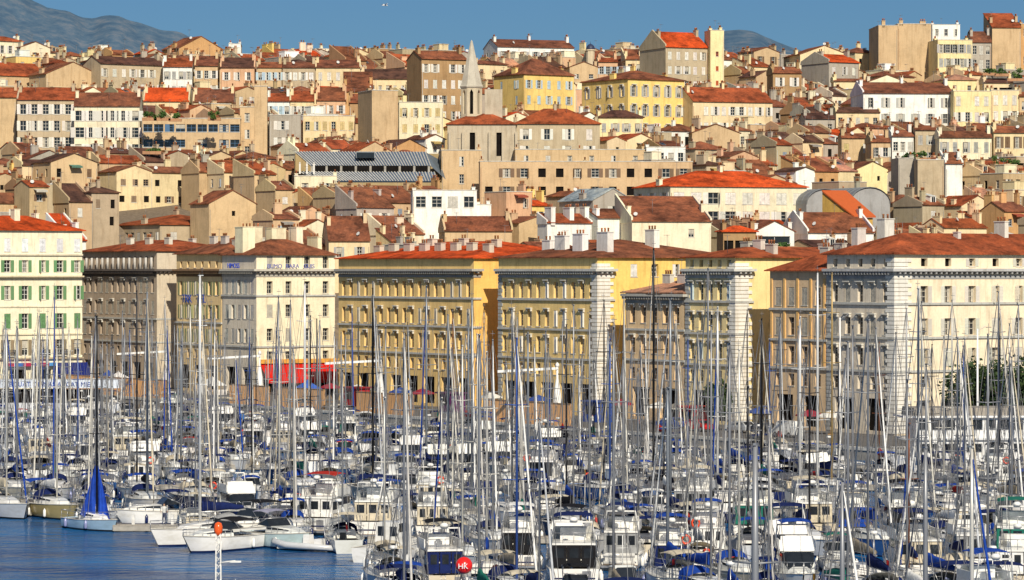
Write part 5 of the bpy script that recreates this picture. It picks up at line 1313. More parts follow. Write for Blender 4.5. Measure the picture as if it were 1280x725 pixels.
MCN = {(.3, .26, .2): 'taupe', 'g': 'grey', 'G': 'thick grey', 'w': 'white', 'W': 'tall white', 'k': 'dark', 'K': 'tall black', 't': 'varnished wooden', 'r': 'reddish brown', 'b': 'blue'}
ROWS = [203, 214, 226, 239, 253, 268, 282, 297, 312, 328, 344, 361, 378, 396, 415, 435, 456, 478, 500, 520]
TAKEN = []
def free(X, D, w):
    return all(abs(D - d) > 7.0 or abs(X - x) > (w + ww) / 2 for x, d, ww in TAKEN)
def marina():
    rnd = random.Random(5)
    def ok_open(xp, D):          # the open water at the lower left stays free
        if xp < 238 and D < 283: return False
        if xp < 455 and D < 252: return False
        if xp < 475 and D < 240: return False
        if xp < 500 and D < 222: return False
        return True
    def sail(xp, D, H, mc, size=None, rot=None, **kw):
        X = (xp - 640) / F * D
        size = size or ('s' if H < 11.5 else 'm' if H < 15 else 'l' if H < 19.5 else 'x')
        rot = rot if rot is not None else R(rnd.choice([-90, 90]) + rnd.uniform(-9, 9) + 10)
        hullc = kw.pop('hullc', None) or rnd.choice([WH] * 7 + [NAVY, (.55, .57, .6), CREAM, (.05, .15, .4)])
        coverc = kw.pop('coverc', None) or rnd.choice([BLUE, BLUE, NAVY, NAVY, WH, CREAM, GREYC, GREYC, BLACK, (.3, .26, .2), GREEN, REDC])
        furl = kw.pop('furl', rnd.choice([WH, WH, (.5, .5, .5), (.6, .58, .52), CREAM, (.55, .53, .5), BLUE, None, None, None, None, (.5, .52, .55)]))
        hood = rnd.choice([None, BLUE, NAVY, NAVY, CREAM, GREYC]); bim = rnd.choice([None, None, BLUE, NAVY, CREAM])
        y = px((X, D, 0))[1]; w, d = where(xp, y)
        lab = kw.pop('label', None) or '%s yacht, %s cover, %s mast, %s, %s' % (CN.get(hullc, 'grey' if hullc[0] > .4 else 'blue'), CN[coverc], MCN[mc], w, d)
        TAKEN.append((X, D, SIZES[size][1] + .5))
        return make_sail(lab, X, D, rot, size, H, rnd, hullc, coverc, MC[mc], furl, hood, bim, r=(.12 if mc in 'GKW' else None), **kw)
    def fly(xp, D, size, rot, hullc, can, label=None, **kw):
        X = (xp - 640) / F * D; TAKEN.append((X, D, MOT[size][1] + .4)); y = px((X, D, 0))[1]; w, d = where(xp, y)
        lab = label or 'flybridge yacht, %s canopy, %s, %s' % (CN.get(can, 'no') if can else 'no', w, d)
        return make_fly(lab, X, D, R(rot), size, rnd, hullc, can, **kw)
    def cru(xp, D, size, rot, hullc, cov, kind, label=None):
        X = (xp - 640) / F * D; TAKEN.append((X, D, MOT[size][1] + .3)); y = px((X, D, 0))[1]; w, d = where(xp, y)
        nm = {'hardtop': 'pilot house motor boat', 'tent': 'motor boat under a %s cockpit tent' % CN.get(cov, 'grey'), 'open': 'open motor boat with %s bimini' % CN.get(cov, 'grey')}[kind]
        return make_cruiser(label or '%s %s, %s, %s' % (CN.get(hullc, 'pale'), nm, w, d), X, D, R(rot), size, rnd, hullc, cov, kind)
    # --- named boats along the open water
    sail(71, 290, 14.5, 'w', 'l', R(-62), label='sailing yacht with dull gold hull, bow toward the open water', hullc=(.42, .34, .15), coverc=WH)
    sail(8, 291, 16.0, 'w', 'l', R(-60), label='silver grey hulled yacht cut by the left edge beside the gold one', hullc=(.55, .58, .62), coverc=CREAM)
    # blue sail ketch
    X = (121 - 640) / F * 276.0; rb = make_sail('small pale blue sloop with loose blue sails hanging and a thin black mast', X, 276, R(-50), 's', 17.3, rnd, (.30, .45, .60), BLUE, MC['K'], None, None, None, r=.09, cover=False)
    TAKEN.append((X, 276, 6))
    b = MB()
    n = 9; rows = []
    for k in range(n):
        t = k / (n - 1); z = 5.2 - 3.9 * t; w = .05 + 1.15 * t
        rows.append([(-.05 - w * s_ - .05, .28 * math.sin(7 * s_ + 4 * t) * (.3 + t), z - .35 * math.sin(s_ * math.pi) * t) for s_ in [q / 6 for q in range(7)]])
    b.grid(rows, 0, True); obj('mainsail', b.mesh('mainsail', ['canvas']), rb, (SIZES['s'][0] * .08, 0, 0), R(50), (.02, .07, .42))
    b = MB(); rows = []
    for k in range(n):
        t = k / (n - 1); z = 5.2 - 4.3 * t; w = .05 + 1.0 * t
        rows.append([(.05 + w * s_, .28 * math.sin(8 * s_ + 3 * t) * (.3 + t), z - .5 * math.sin(s_ * 2.6) * t) for s_ in [q / 6 for q in range(7)]])
    b.grid(rows, 0, True); obj('jib', b.mesh('jib', ['canvas']), rb, (SIZES['s'][0] * .08, 0, 0), R(58), (.02, .075, .46))
    cru(196, 283, 'm', 200, WH, NAVY, 'open', 'white low motor boat with blue cover moored at the wooden pontoon')
    sail(250, 262, 20.6, 'W', 'l', R(-138), label='large white sailing yacht with tall white mast nearest the open water', hullc=WH, coverc=NAVY, furl=None)
    cru(302, 266, 'l', -142, WH, BLACK, 'open', 'sleek white sport yacht with black windscreen near the open water')
    cru(352, 259, 'm', -52, (.45, .58, .62), (.3, .3, .4), 'open', 'pale grey green motor boat with mauve cover, bow toward the open water')
    cru(272, 256, 'm', -128, WH, BLACK, 'tent', 'white sport boat with red ring and black cockpit tent left of the mauve covered one')
    X = (384 - 640) / F * 256; TAKEN.append((X, 256, 4)); make_rib('grey inflatable boat with steering console and black outboard', X, 256, R(150))
    fly(413, 276, 'l', 75, (.66, .68, .68), REDC, 'white trawler yacht with dark red flybridge canopy', skirt=WH)
    sail(428, 258, 13.5, 'g', 'm', R(98), label='grey white yacht stern on, beside the grey inflatable', hullc=(.6, .62, .6), coverc=WH)
    fly(474, 272, 'l', 85, WH, NAVY, 'white flybridge yacht with navy canopy left of the tuna tower cruiser', skirt=CREAM)
    c = cru(492, 248, 'm', 62, WH, NAVY, 'hardtop', 'white fishing cruiser with tall steel tuna tower near the open water')
    b = MB()
    for sx in (-.9, .9):
        for sy in (-1.0, 1.0): b.tube([(sx, sy, 2.9), (sx * .45, sy * .55, 6.2)], .04, 5)
    for z, k in ((4.0, .82), (5.1, .63), (6.2, .45)): b.tube([(-.9 * k, -k, z), (.9 * k, -k, z), (.9 * k, k, z), (-.9 * k, k, z), (-.9 * k, -k, z)], .035, 5)
    b.box(-.5, .5, -.6, .6, 6.15, 6.22); b.box(-.2, .2, -.3, .3, 6.22, 6.9); obj('tuna_tower', b.mesh('tuna_tower', ['white']), c)
    fly(650, 243, 'm', 88, WH, WH, 'white flybridge yacht with black glass stern, left of the widest black and white one', skirt=BLACK)
    fly(716, 230, 'l', 90, WH, NAVY, 'widest white flybridge yacht with navy canopy and black cockpit enclosure', skirt=BLACK)
    fly(780, 243, 'm', 84, WH, NAVY, skirt=GREYC); fly(836, 232, 'm', 92, WH, BLUE, skirt=NAVY); fly(884, 247, 'm', 88, WH, BLUE, skirt=WH)
    fly(540, 270, 'm', 92, WH, WH, skirt=CREAM); fly(943, 268, 'l', 86, WH, WH, skirt=GREEN); fly(1006, 270, 'l', 95, CREAM, CREAM, skirt=CREAM); fly(1066, 268, 'm', 86, WH, (.02, .22, .5) if False else BLUE, skirt=BLUE)
    fly(872, 285, 'l', 80, WH, CREAM, skirt=GREYC); fly(1128, 266, 'l', 90, WH, BLACK, skirt=BLACK); fly(1138, 233, 'l', 93, WH, NAVY, skirt=CREAM); fly(1218, 262, 'l', 87, CREAM, CREAM, skirt=CREAM); fly(985, 236, 'l', -92, WH, NAVY)
    fly(1205, 240, 'm', 95, WH, None, skirt=GREYC); fly(1268, 245, 'l', 85, WH, GREEN, skirt=GREEN)
    # --- masts seen in the photograph
    order = list(MASTS); rnd.shuffle(order)
    for (xp, yt, mc) in order:
        done = False
        cand = [d for d in ROWS if in_water((xp - 640) / F * d, d, 5) and ok_open(xp, d)]
        lo = 0 if yt < 400 else 0
        rnd.shuffle(cand)
        if mc in 'WGK' or yt < 372: cand.sort(key=lambda d: abs(d - (300 + rnd.uniform(-25, 25))))
        for wfac in (1, .55):
            for d in cand:
                X = (xp - 640) / F * d; H = zat(yt, d) - .4
                if free(X, d, 3.6 * wfac): sail(xp, d, H, mc); done = True; break
            if done: break
    # --- fill the remaining berths
    for D0 in ROWS:
        X = -.157 * D0
        while X < .157 * D0:
            D = D0 + rnd.uniform(-1.2, 1.2); xp = 640 + F * X / D
            w = rnd.uniform(2.6, 3.4)
            if in_water(X, D, 5.5) and ok_open(xp, D) and free(X, D, w) and rnd.random() > .04:
                r = rnd.random(); motor = .5 if (D0 < 330 and xp > 500) else .36
                rot = rnd.choice([-90, 90]) + 8 + rnd.uniform(-10, 10)
                if r > motor:
                    H = rnd.uniform(10.5, 17.0) if D < 400 else rnd.uniform(10, 16)
                    sail(xp, D, H, rnd.choice('gggggggggwwkGb' if rnd.random() < .9 else 'tr'), rot=R(rot))
                elif r > motor * .62: fly(xp, D, rnd.choice('mmml'), 90 + rnd.uniform(-20, 14) if rnd.random() < .6 else -90 + rnd.uniform(-20, 20), rnd.choice([WH, WH, CREAM, NAVY]), rnd.choice([BLUE, NAVY, CREAM, WH, None, BLACK]), skirt=rnd.choice([None, WH, CREAM, NAVY, BLUE]))
                else: cru(xp, D, rnd.choice('ssm'), rot, rnd.choice([WH, WH, WH, (.6, .62, .65), BLUE]), rnd.choice([BLUE, BLUE, NAVY, CREAM, WH, GREEN, REDC, BLACK]), rnd.choice(['hardtop', 'tent', 'tent', 'open']))
                X += w * .5 + 1.55
            else: X += .5
# ------------------------------------------------------------------ setting
def make_setting():
    # water
    m, nt, b = new_mat('harbour_water'); L = nt.links
    tc = N(nt, 'ShaderNodeTexCoord')
    hs = None
    for sc, det, st, di, stretch in ((.11, 3, .6, 1.2, (1, 1.6, 1)), (.55, 4, .9, .5, (1, 1.4, 1)), (2.2, 3, .8, .12, (1, 1, 1))):
        mp = N(nt, 'ShaderNodeMapping'); mp.inputs['Scale'].default_value = stretch; L.new(tc.outputs['Object'], mp.inputs[0])
        t = N(nt, 'ShaderNodeTexNoise'); t.inputs['Scale'].default_value = sc; t.inputs['Detail'].default_value = det; L.new(mp.outputs[0], t.inputs['Vector'])
        bp = N(nt, 'ShaderNodeBump'); bp.inputs['Strength'].default_value = st; bp.inputs['Distance'].default_value = di
        L.new(t.outputs['Fac'], bp.inputs['Height'])
        if hs: L.new(hs.outputs[0], bp.inputs['Normal'])
        hs = bp
    t = N(nt, 'ShaderNodeTexNoise'); t.inputs['Scale'].default_value = .06; t.inputs['Detail'].default_value = 5
    mp = N(nt, 'ShaderNodeMapping'); mp.inputs['Scale'].default_value = (1, 2.2, 1); L.new(tc.outputs['Object'], mp.inputs[0]); L.new(mp.outputs[0], t.inputs['Vector'])
    r = ramp(nt, [(.35, (.002, .04, .15)), (.65, (.008, .12, .32))]); L.new(t.outputs['Fac'], r.inputs[0]); L.new(r.outputs[0], b.inputs['Base Color'])
    L.new(hs.outputs[0], b.inputs['Normal']); b.inputs['Roughness'].default_value = .16; b.inputs['IOR'].default_value = 1.33; b.inputs['Specular IOR Level'].default_value = .14
    M['water'] = m
    w = MB(); w.face([(-3000, -300, 0), (3000, -300, 0), (3000, 700, 0), (-3000, 700, 0)])
    structure('water', w.mesh('water', ['water']), 'dark blue rippled harbour water in front of the moored boats', 'water')
    # quay slab
    def E(t): return Vector((27.2, 395)) - U * t
    def J(a): return Vector((-80.5, 552)) + V * a
    poly = [E(-330), E(189.6), J(-200)]
    b = MB(); back = [(-700, 460), (-700, 640), (700, 640), (700, 250)]
    pts = [(p.x, p.y) for p in poly] + back[0:]
    z = 1.3
    # split into convex pieces
    c = E(189.6)
    b.face([(E(-330).x, E(-330).y, z), (700, 640, z), (c.x, 640, z), (c.x, c.y, z)]); b.face([(c.x, c.y, z), (c.x, 640, z), (-700, 640, z), (J(-200).x, J(-200).y, z)])
    b.face([(E(-330).x, E(-330).y, z), (E(-330).x + 500, E(-330).y, z), (700, 640, z)])
    def wallseg(a, c_, z0, z1, m_): b.face([(a.x, a.y, z0), (c_.x, c_.y, z0), (c_.x, c_.y, z1), (a.x, a.y, z1)], m_)
    wallseg(J(-200), c, -1.5, z, 1); wallseg(c, E(-330), -1.5, z, 1)
    structure('quay', b.mesh('quay', ['asphalt', 'stone']), 'asphalt quay with stone edge along the harbour', 'quay')
    # coping stones, a real kerb
    b = MB()
    for A, B_ in ((E(-60), c), (c, J(-60))):
        d = (B_ - A).normalized(); nn = Vector((-d.y, d.x)) * .5
        q0, q1, q2, q3 = A - nn * 0 - nn, B_ - nn, B_ + nn * .2, A + nn * .2
        for zz in (1.3, 1.45):
            pass
        i = [(q.x, q.y) for q in (q0, q1, q2, q3)]
        b.face([(x, y, 1.45) for x, y in i]); 
        for k in range(4): a_, c_ = i[k], i[(k + 1) % 4]; b.face([(a_[0], a_[1], 1.1), (c_[0], c_[1], 1.1), (c_[0], c_[1], 1.45), (a_[0], a_[1], 1.45)])
    structure('quay_kerb', b.mesh('quay_kerb', ['stonew']), 'pale coping kerb along the quay edge', 'kerb')
    # hill terrain
    rows = []; ys = [505, 520, 545, 560, 575, 600, 625, 650, 675, 700, 725, 750, 800, 850, 900, 940, 980, 1050, 1150, 1300, 1400, 2000, 4000]
    for D in ys: rows.append([(x, D, ground_at(x, D) + (mnoise.noise(Vector((x * .02, D * .02, 0))) * 1.5 if D > 560 else 0)) for x in range(-1200, 1201, 10)])
    b = MB(); b.grid(rows, 0, False)
    mt = plain('hill_ground', (.20, .16, .12), .95, spec=.05)
    M['hill'] = mt
    structure('terrain', b.mesh('terrain', ['hill']), 'ground of the hillside town rising behind the quay', 'ground')
    # mountains
    prof = [(-900, 30), (-400, 10), (-200, -30), (-80, -40), (-30, -28), (0, -14), (30, -6), (45, 4), (60, 10), (85, 15), (103, 22), (118, 23), (135, 19), (148, 20), (160, 26), (180, 31), (200, 37), (225, 42), (240, 50), (262, 64), (290, 74), (340, 78), (420, 80), (520, 82), (700, 85), (820, 88), (865, 72), (885, 55), (905, 39), (925, 37), (940, 39), (960, 46), (985, 57), (1010, 66), (1100, 80), (1500, 90), (2000, 70)]
    def py(x):
        for (a, ya), (c_, yc) in zip(prof, prof[1:]):
            if x <= c_: return ya + (yc - ya) * (x - a) / (c_ - a)
        return 80
    Y = 7000.0; b = MB(); nx = 520; rows = []
    for j in range(46):
        t = j / 45.0; row = []
        for k in range(nx + 1):
            x = -900 + 2900 * k / nx; X = (x - 640) / F * Y
            top = zat(py(x), Y); zz = 20 + (top - 20) * t ** .8
            fold = mnoise.fractal(Vector((X * .006, t * 2.2, 3.1)), 1.0, 2.0, 6) 
            yy = Y - 1500 * (1 - t) + fold * 120 * (1 - t * .5)
            zz += mnoise.fractal(Vector((X * .01, t * 5, 8)), 1.0, 2.0, 5) * (22 * (1 - t) + 5)
            row.append((X * yy / Y, yy, zz))
        rows.append(row)
    b.grid(rows, 0, True)
    m, nt, bb = new_mat('haze_tinted_limestone'); L = nt.links; tc = N(nt, 'ShaderNodeTexCoord')
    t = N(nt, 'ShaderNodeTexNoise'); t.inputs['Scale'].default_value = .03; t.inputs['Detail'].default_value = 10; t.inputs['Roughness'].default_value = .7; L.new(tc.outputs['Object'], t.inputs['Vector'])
    r = ramp(nt, [(.36, (.055, .105, .175)), (.5, (.08, .135, .20)), (.68, (.16, .185, .225))]); L.new(t.outputs['Fac'], r.inputs[0]); L.new(r.outputs[0], bb.inputs['Base Color']); bb.inputs['Roughness'].default_value = 1; bb.inputs['Specular IOR Level'].default_value = 0  # distance haze put into the blue of the rock colour
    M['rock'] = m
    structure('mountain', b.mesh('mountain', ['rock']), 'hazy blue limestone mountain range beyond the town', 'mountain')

def person_mesh(k):
    def f():
        me = bpy.data.meshes.new('body_src')
        st = .12 if k % 2 else .05
        J_ = {'p': (0, 0, .95), 'c': (0, 0, 1.3), 'n': (0, 0, 1.48), 'h1': (0, -.01, 1.58), 'h2': (0, -.01, 1.72),
              'ls': (.19, 0, 1.42), 'le': (.25, .02 + st, 1.15), 'lh': (.24, -.08 + st, .9), 'rs': (-.19, 0, 1.42), 're': (-.25, .02 - st, 1.15), 'rh': (-.24, -.1 - st, .9),
              'lk': (.11, -st, .5), 'lf': (.12, st * .5, .08), 'lt': (.13, -.14 + st * .5, .04), 'rk': (-.11, st, .5), 'rf': (-.12, -st * .3, .08), 'rt': (-.13, -.16 - st * .3, .04)}
        names = list(J_); ed = [('p', 'c'), ('c', 'n'), ('n', 'h1'), ('h1', 'h2'), ('c', 'ls'), ('ls', 'le'), ('le', 'lh'), ('c', 'rs'), ('rs', 're'), ('re', 'rh'), ('p', 'lk'), ('lk', 'lf'), ('lf', 'lt'), ('p', 'rk'), ('rk', 'rf'), ('rf', 'rt')]
        rad = {'p': .15, 'c': .16, 'n': .055, 'h1': .09, 'h2': .085, 'ls': .065, 'le': .045, 'lh': .035, 'rs': .065, 're': .045, 'rh': .035, 'lk': .075, 'lf': .05, 'lt': .045, 'rk': .075, 'rf': .05, 'rt': .045}
        me.from_pydata([J_[n] for n in names], [(names.index(a), names.index(b_)) for a, b_ in ed], [])
        o = bpy.data.objects.new('tmp', me); col.objects.link(o)
        md = o.modifiers.new('s', 'SKIN'); o.modifiers.new('d', 'SUBSURF').levels = 1
        for n, v in zip(names, me.skin_vertices[0].data): v.radius = (rad[n], rad[n] * .8); v.use_root = (n == 'p')
        dg = bpy.context.evaluated_depsgraph_get(); out = bpy.data.meshes.new_from_object(o.evaluated_get(dg)); bpy.data.objects.remove(o)
        out.name = 'person'
        out.materials.clear()
        sh = plain('shirt_cloth_%d' % k, [(.6, .6, .58), (.45, .05, .04), (.06, .1, .3), (.5, .4, .25)][k % 4]); tr = plain('trouser_cloth_%d' % k, [(.05, .06, .12), (.08, .08, .08), (.3, .26, .2)][k % 3])
        skn = plain('skin_tone_%d' % k, (.45, .27, .18)); hr = plain('hair_%d' % k, (.04, .025, .015))
        for m_ in (sh, tr, skn, hr): out.materials.append(m_)
        for p in out.polygons:
            z = p.center.z; x = abs(p.center.x)
            if z > 1.66 or (z > 1.58 and p.center.y > .02): p.material_index = 3
            elif z > 1.49 or (z < 1.12 and x > .2): p.material_index = 2
            elif z < .98: p.material_index = 1
            p.use_smooth = True
        return out
    return cached(('person', k), f)

def quay_life():
    rnd = random.Random(9)
    def E(t, off=0): return Vector((27.2, 395)) - U * t + V * off
    # hoardings of wooden boards along the quay edge
    spans = [(116, 128, 'wooden board hoarding right of the red lifebelts, in front of the long ochre block'), (100, 114, 'wooden hoarding in front of the right half of the long ochre block'), (76, 91, 'wooden hoarding in front of the middle ochre block, left part'),
             (38, 58, 'wooden hoarding in front of the low arched corner building'), (148, 184, 'long wooden hoarding between the hotel and the mustard brown block')]
    for a, c, lab in spans:
        P = E(a, 1.0); root = thing('board_hoarding', lab, 'hoarding', (P.x, P.y, 1.3), TH, 'wooden hoardings along the quay edge')
        b = MB(); n = int((c - a) / .35)
        for k in range(n): y0 = (c - a) * k / n; b.box(0 + .004 * (k % 3), .06 + .004 * (k % 3), y0 + .01, y0 + (c - a) / n - .01, .12, 2.9)
        obj('boards', b.mesh('boards', ['wood']), root, color=(.85, .48, .22))
        b = MB(); b.box(.1, .2, 0, c - a, .5, .62); b.box(.1, .2, 0, c - a, 2.2, 2.32); b.box(-.05, .12, 0, c - a, 2.9, 3.0)
        for k in range(int((c - a) / 2.5) + 1): b.box(.1, .22, min(k * 2.5, c - a - .12), min(k * 2.5 + .12, c - a), 0, 2.9)
        obj('frame', b.mesh('frame', ['wood']), root, color=(.4, .24, .12))
    # tall lamps with one long white arm
    lamps = [(120.5, 2, 'tall white lamp with long arm, first left of the centre', 1), (88, 3, 'tall white lamp with long arm beside the orange flank', 1), (44, 3, 'tall white lamp with long arm before the low arched building', 1), (152, 3, 'tall white lamp with long arm beside the hotel', 1)]
    for t, off, lab, _ in lamps:
        P = E(t, off); root = thing('street_lamp', lab, 'street lamp', (P.x, P.y, 1.3), 0, 'long armed quay lamps')
        b = MB(); b.lathe([(.55, 0), (.62, 1.5), (.5, 4), (.16, 6.0), (.14, 7.6)], n=10); obj('pole', b.mesh('pole', ['metal']), root, color=(.85, .85, .83))
        b = MB(); b.box(-7.2, .5, -.25, .25, 7.1, 7.4, mat=Matrix.Rotation(R(-3), 4, 'Y')); b.lathe([(.2, 7.4), (.3, 7.7), (.1, 8.0)], n=8); obj('arm', b.mesh('arm', ['metal']), root, color=(.85, .85, .83))
    # slender poles with two wing-shaped heads
    for (x, yt, D, lab, c) in ((1050, 397, 385, 'slender white lamp pole with two wing heads before the grey lavender facade', (.85, .85, .85)), (1222, 411, 372, 'slender white lamp pole with two wing heads beside the quay trees', (.85, .85, .85)), (255, 394, 520, 'dark lamp pole with two drooping heads before the mustard brown block', (.04, .04, .05)),
                               (396, 398, 505, 'dark lamp pole with small heads before the hotel', (.05, .05, .05)), (448, 404, 492, 'thin dark lamp pole at the left of the long ochre block', (.05, .05, .05)), (655, 408, 452, 'thin dark lamp pole before the middle ochre block', (.05, .05, .05))):
        p = at(x, yt, D); root = thing('street_lamp', lab, 'street lamp', (p.x, D, 1.3), 0, 'tall double headed quay lamps'); H = p.z - 1.3
        b = MB(); b.tube([(0, 0, 0), (0, 0, H)], [.17, .08], 7); obj('pole', b.mesh('pole', ['metal']), root, color=c)
        for s in (-1, 1):
            b = MB(); b.grid([[(s * .1, -.15, H - .1), (s * .9, -.3, H + .35), (s * 1.9, -.12, H + .15)], [(s * .1, .15, H - .1), (s * .9, .3, H + .35), (s * 1.9, .12, H + .15)]]); b.grid([[(s * .1, .15, H - .2), (s * .9, .3, H + .22), (s * 1.9, .12, H + .1)], [(s * .1, -.15, H - .2), (s * .9, -.3, H + .22), (s * 1.9, -.12, H + .1)]])
            obj('lamp_head', b.mesh('lamp_head', ['metal']), root, color=c)
    # parked cars
    def car(X, D, rot, c, lab, van=False):
        root = thing('parked_car' if not van else 'parked_van', lab, 'van' if van else 'car', (X, D, 1.3), rot, 'vehicles on the quay')
        def body():
            h = 1.95 if van else 1.42; b = MB()
            prof = [(-2.1, .35), (-2.15, .8), (-1.95, .98 if not van else h - .1), (-1.3 if not van else -1.8, h), (.5 if not van else 1.0, h), (1.15 if not van else 1.7, .98), (2.0, .85), (2.15, .6), (2.1, .35)]
            rows = [[(x, y * (1 if z < 1 else .84), z) for x, z in prof] for y in (-.86, .86)]
            b.grid(rows, 0, False); b.face(rows[0], 0); b.face(rows[1][::-1], 0); return b.mesh('body', ['gel'])
        obj('body', cached(('car', van), body), root, color=c)
        def win():
            b = MB(); h = 1.36 if not van else 1.85
            for s in (-1, 1): b.face([(-1.6 if not van else .1, s * .81, 1.0), (1.0, s * .81, 1.0), (.45 if not van else .95, s * .745, h), (-1.2 if not van else .1, s * .745, h)][::s])
            b.face([(1.2 if not van else 1.66, -.7, 1.02), (1.2 if not van else 1.66, .7, 1.02), (.6 if not van else 1.08, .64, h), (.6 if not van else 1.08, -.64, h)]); b.face([(-1.93, -.65, 1.05), (-1.4 if not van else -1.86, -.6, h), (-1.4 if not van else -1.86, .6, h), (-1.93, .65, 1.05)])
            return b.mesh('window', ['glass'])
        obj('window', cached(('carw', van), win), root)
        for sx in (-1.3, 1.3):
            for sy in (-.8, .8):
                def wh():
                    b = MB(); b.tube([(0, -.1, 0), (0, .1, 0)], .32, 12); b.tube([(0, -.12, 0), (0, .12, 0)], .18, 8, 1); return b.mesh('wheel', ['rubber', 'steel'])
                obj('wheel', cached('wheel', wh), root, (sx, sy, .32))
    cc = [((.8, .8, .78), 'white'), ((.03, .03, .035), 'black'), ((.4, .42, .44), 'silver'), ((.5, .02, .02), 'red'), ((.05, .09, .3), 'blue'), ((.8, .8, .78), 'white'), ((.12, .12, .13), 'dark grey'), ((.7, .7, .7), 'pale silver'), ((.04, .06, .12), 'navy')]
    spots = [(4, 'before the grey lavender facade'), (9.5, 'before the left end of the grey lavender facade'), (16, 'before the orange pilasters'), (21.5, 'before the left orange pilaster'), (29, 'at the street left of the orange pilasters'), (66, 'before the white quoins of the middle ochre block'), (96, 'before the orange flank'), (138, 'before the gap beside the hotel'), (143, 'right of the hotel corner')]
    for k, ((t, w_), (c, cn)) in enumerate(zip(spots, cc)):
        P = E(t, 9 + (k % 3)); car(P.x, P.y, R(-57) + (0 if k % 2 else math.pi), c, '%s %s parked %s' % (cn, 'van' if k in (0, 5, 7) else 'car', w_), k in (0, 5, 7))
    # kiosks, tents and parasols
    def tent(t, off, c1, c2, lab, w=3.0):
        P = E(t, off); root = thing('market_tent', lab, 'tent', (P.x, P.y, 1.3), TH, 'market tents on the quay')
        b = MB(); b.lathe([(w * .78, 2.3), (w * .76, 2.4), (.3, 3.5), (.03, 3.8)], n=4, smooth=False); obj('canopy', b.mesh('canopy', ['canvas']), root, color=c1)
        b = MB(); h = w * .55
        for sx in (-1, 1):
            for sy in (-1, 1): b.tube([(sx * h, sy * h, 0), (sx * h, sy * h, 2.35)], .04, 5)
        obj('tent_frame', b.mesh('tent_frame', ['steel']), root)
        b = MB(); b.box(-h - .04, -h + .0, -h, h, .9, 2.25); b.box(-h, h, -h - .04, -h, .9, 1.7); obj('side_cloth', b.mesh('side_cloth', ['canvas']), root, color=c2)
    tent(170.5, 4, (.75, .72, .70), (.6, .05, .06), 'white and red market tent behind the long hoarding', 3.4)
    tent(176, 5, (.03, .08, .35), (.03, .08, .35), 'dark blue market tent left of the white and red one', 3.6)
    tent(141, 5, (.8, .8, .78), (.75, .72, .7), 'small white market tent beside the red awning')
    tent(117, 8, (.04, .12, .5), (.3, .3, .3), 'blue market tent left of the tall white lamp in the centre')
    for k, (t, c, lab) in enumerate(((26.6, (.75, .02, .02), 'bright red kiosk at the street left of the orange pilasters'), (110, (.35, .02, .03), 'dark red kiosk before the long ochre block'), (84, (.12, .03, .12), 'plum coloured kiosk before the middle ochre block'), (48, (.02, .07, .35), 'blue kiosk before the low arched corner building'))):
        P = E(t, 12); root = thing('kiosk', lab, 'kiosk', (P.x, P.y, 1.3), TH, 'kiosks on the quay')
        b = MB(); b.box(0, 2.4, 0, 3.4, 0, 2.6); obj('booth', b.mesh('booth', ['metal']), root, color=c)
        b = MB(); b.box(-.3, 2.7, -.3, 3.7, 2.6, 2.8); b.box(-.02, -.003, .5, 2.9, 1.0, 2.1, 1); obj('roof', b.mesh('roof', ['metal', 'glass']), root, color=tuple(x * .8 for x in c))
    # terrace parasols under the facades
    k = 0
    for t, off in ((6, 17), (10, 17), (20, 17), (36, 16), (40, 16), (50, 17), (68, 16), (72, 16), (80, 16), (98, 16), (104, 16), (112, 16), (118, 17), (126, 17)):
        P = E(t, off); c, cn = [((.75, .73, .68), 'white'), ((.3, .03, .05), 'dark red'), ((.04, .08, .3), 'navy'), ((.25, .23, .2), 'taupe')][k % 4]
        nmm = where(px((P.x, P.y, 0))[0], 500)[0]
        root = thing('cafe_parasol', '%s cafe parasol %s' % (cn, nmm.replace('in front of', 'before')), 'parasol', (P.x, P.y, 1.3), .3 * k, 'cafe parasols'); k += 1
        def can():
            b = MB(); b.lathe([(1.75, 2.1), (1.72, 2.25), (.9, 2.6), (.05, 2.9)], n=8, smooth=False); return b.mesh('canopy', ['canvas'])
        obj('canopy', cached('para', can), root, color=c)
        obj('pole', cached('parapole', lambda: (lambda b: (b.tube([(0, 0, 0), (0, 0, 2.85)], .04, 5), b.box(-.35, .35, -.35, .35, 0, .1), b.mesh('pole', ['wood']))[2])(MB())), root, color=(.4, .25, .12))
    # people strolling
    shirt = ['pale', 'red', 'navy', 'sand']
    for k in range(22):
        t = rnd.uniform(-2, 180); P = E(t, rnd.uniform(2.2, 7)); w_ = where(px((P.x, P.y, 0))[0], 500)[0]
        thing('person', 'person in %s top standing on the quay %s' % (shirt[k % 4], w_), 'person', (P.x, P.y, 1.3), rnd.uniform(0, 6.28), 'people strolling on the quay', person_mesh(k % 4))
    for k, (x, D, lab) in enumerate(((205, 274.5, 'person in pale top on the grey wooden pontoon'), (745, 262, 'person in red top standing on the nearest long pontoon'), (1085, 262, 'person in navy top on the nearest long pontoon'), (880, 292, 'person in sand top on the second pontoon'))):
        thing('person', lab, 'person', ((x - 640) / F * D, D, .56), k * 1.3, None, person_mesh(k))
    # trees
    tree(1218, 0, 388, 9.2, 4.2, 'large dark green tree on the quay, left one of the right edge pair', 3); tree(1266, 0, 381, 9.6, 4.4, 'large dark green tree on the quay cut by the right edge', 4); tree(897, 0, 420, 5.6, 1.9, 'small thin olive tree before the pale yellow block', 6)

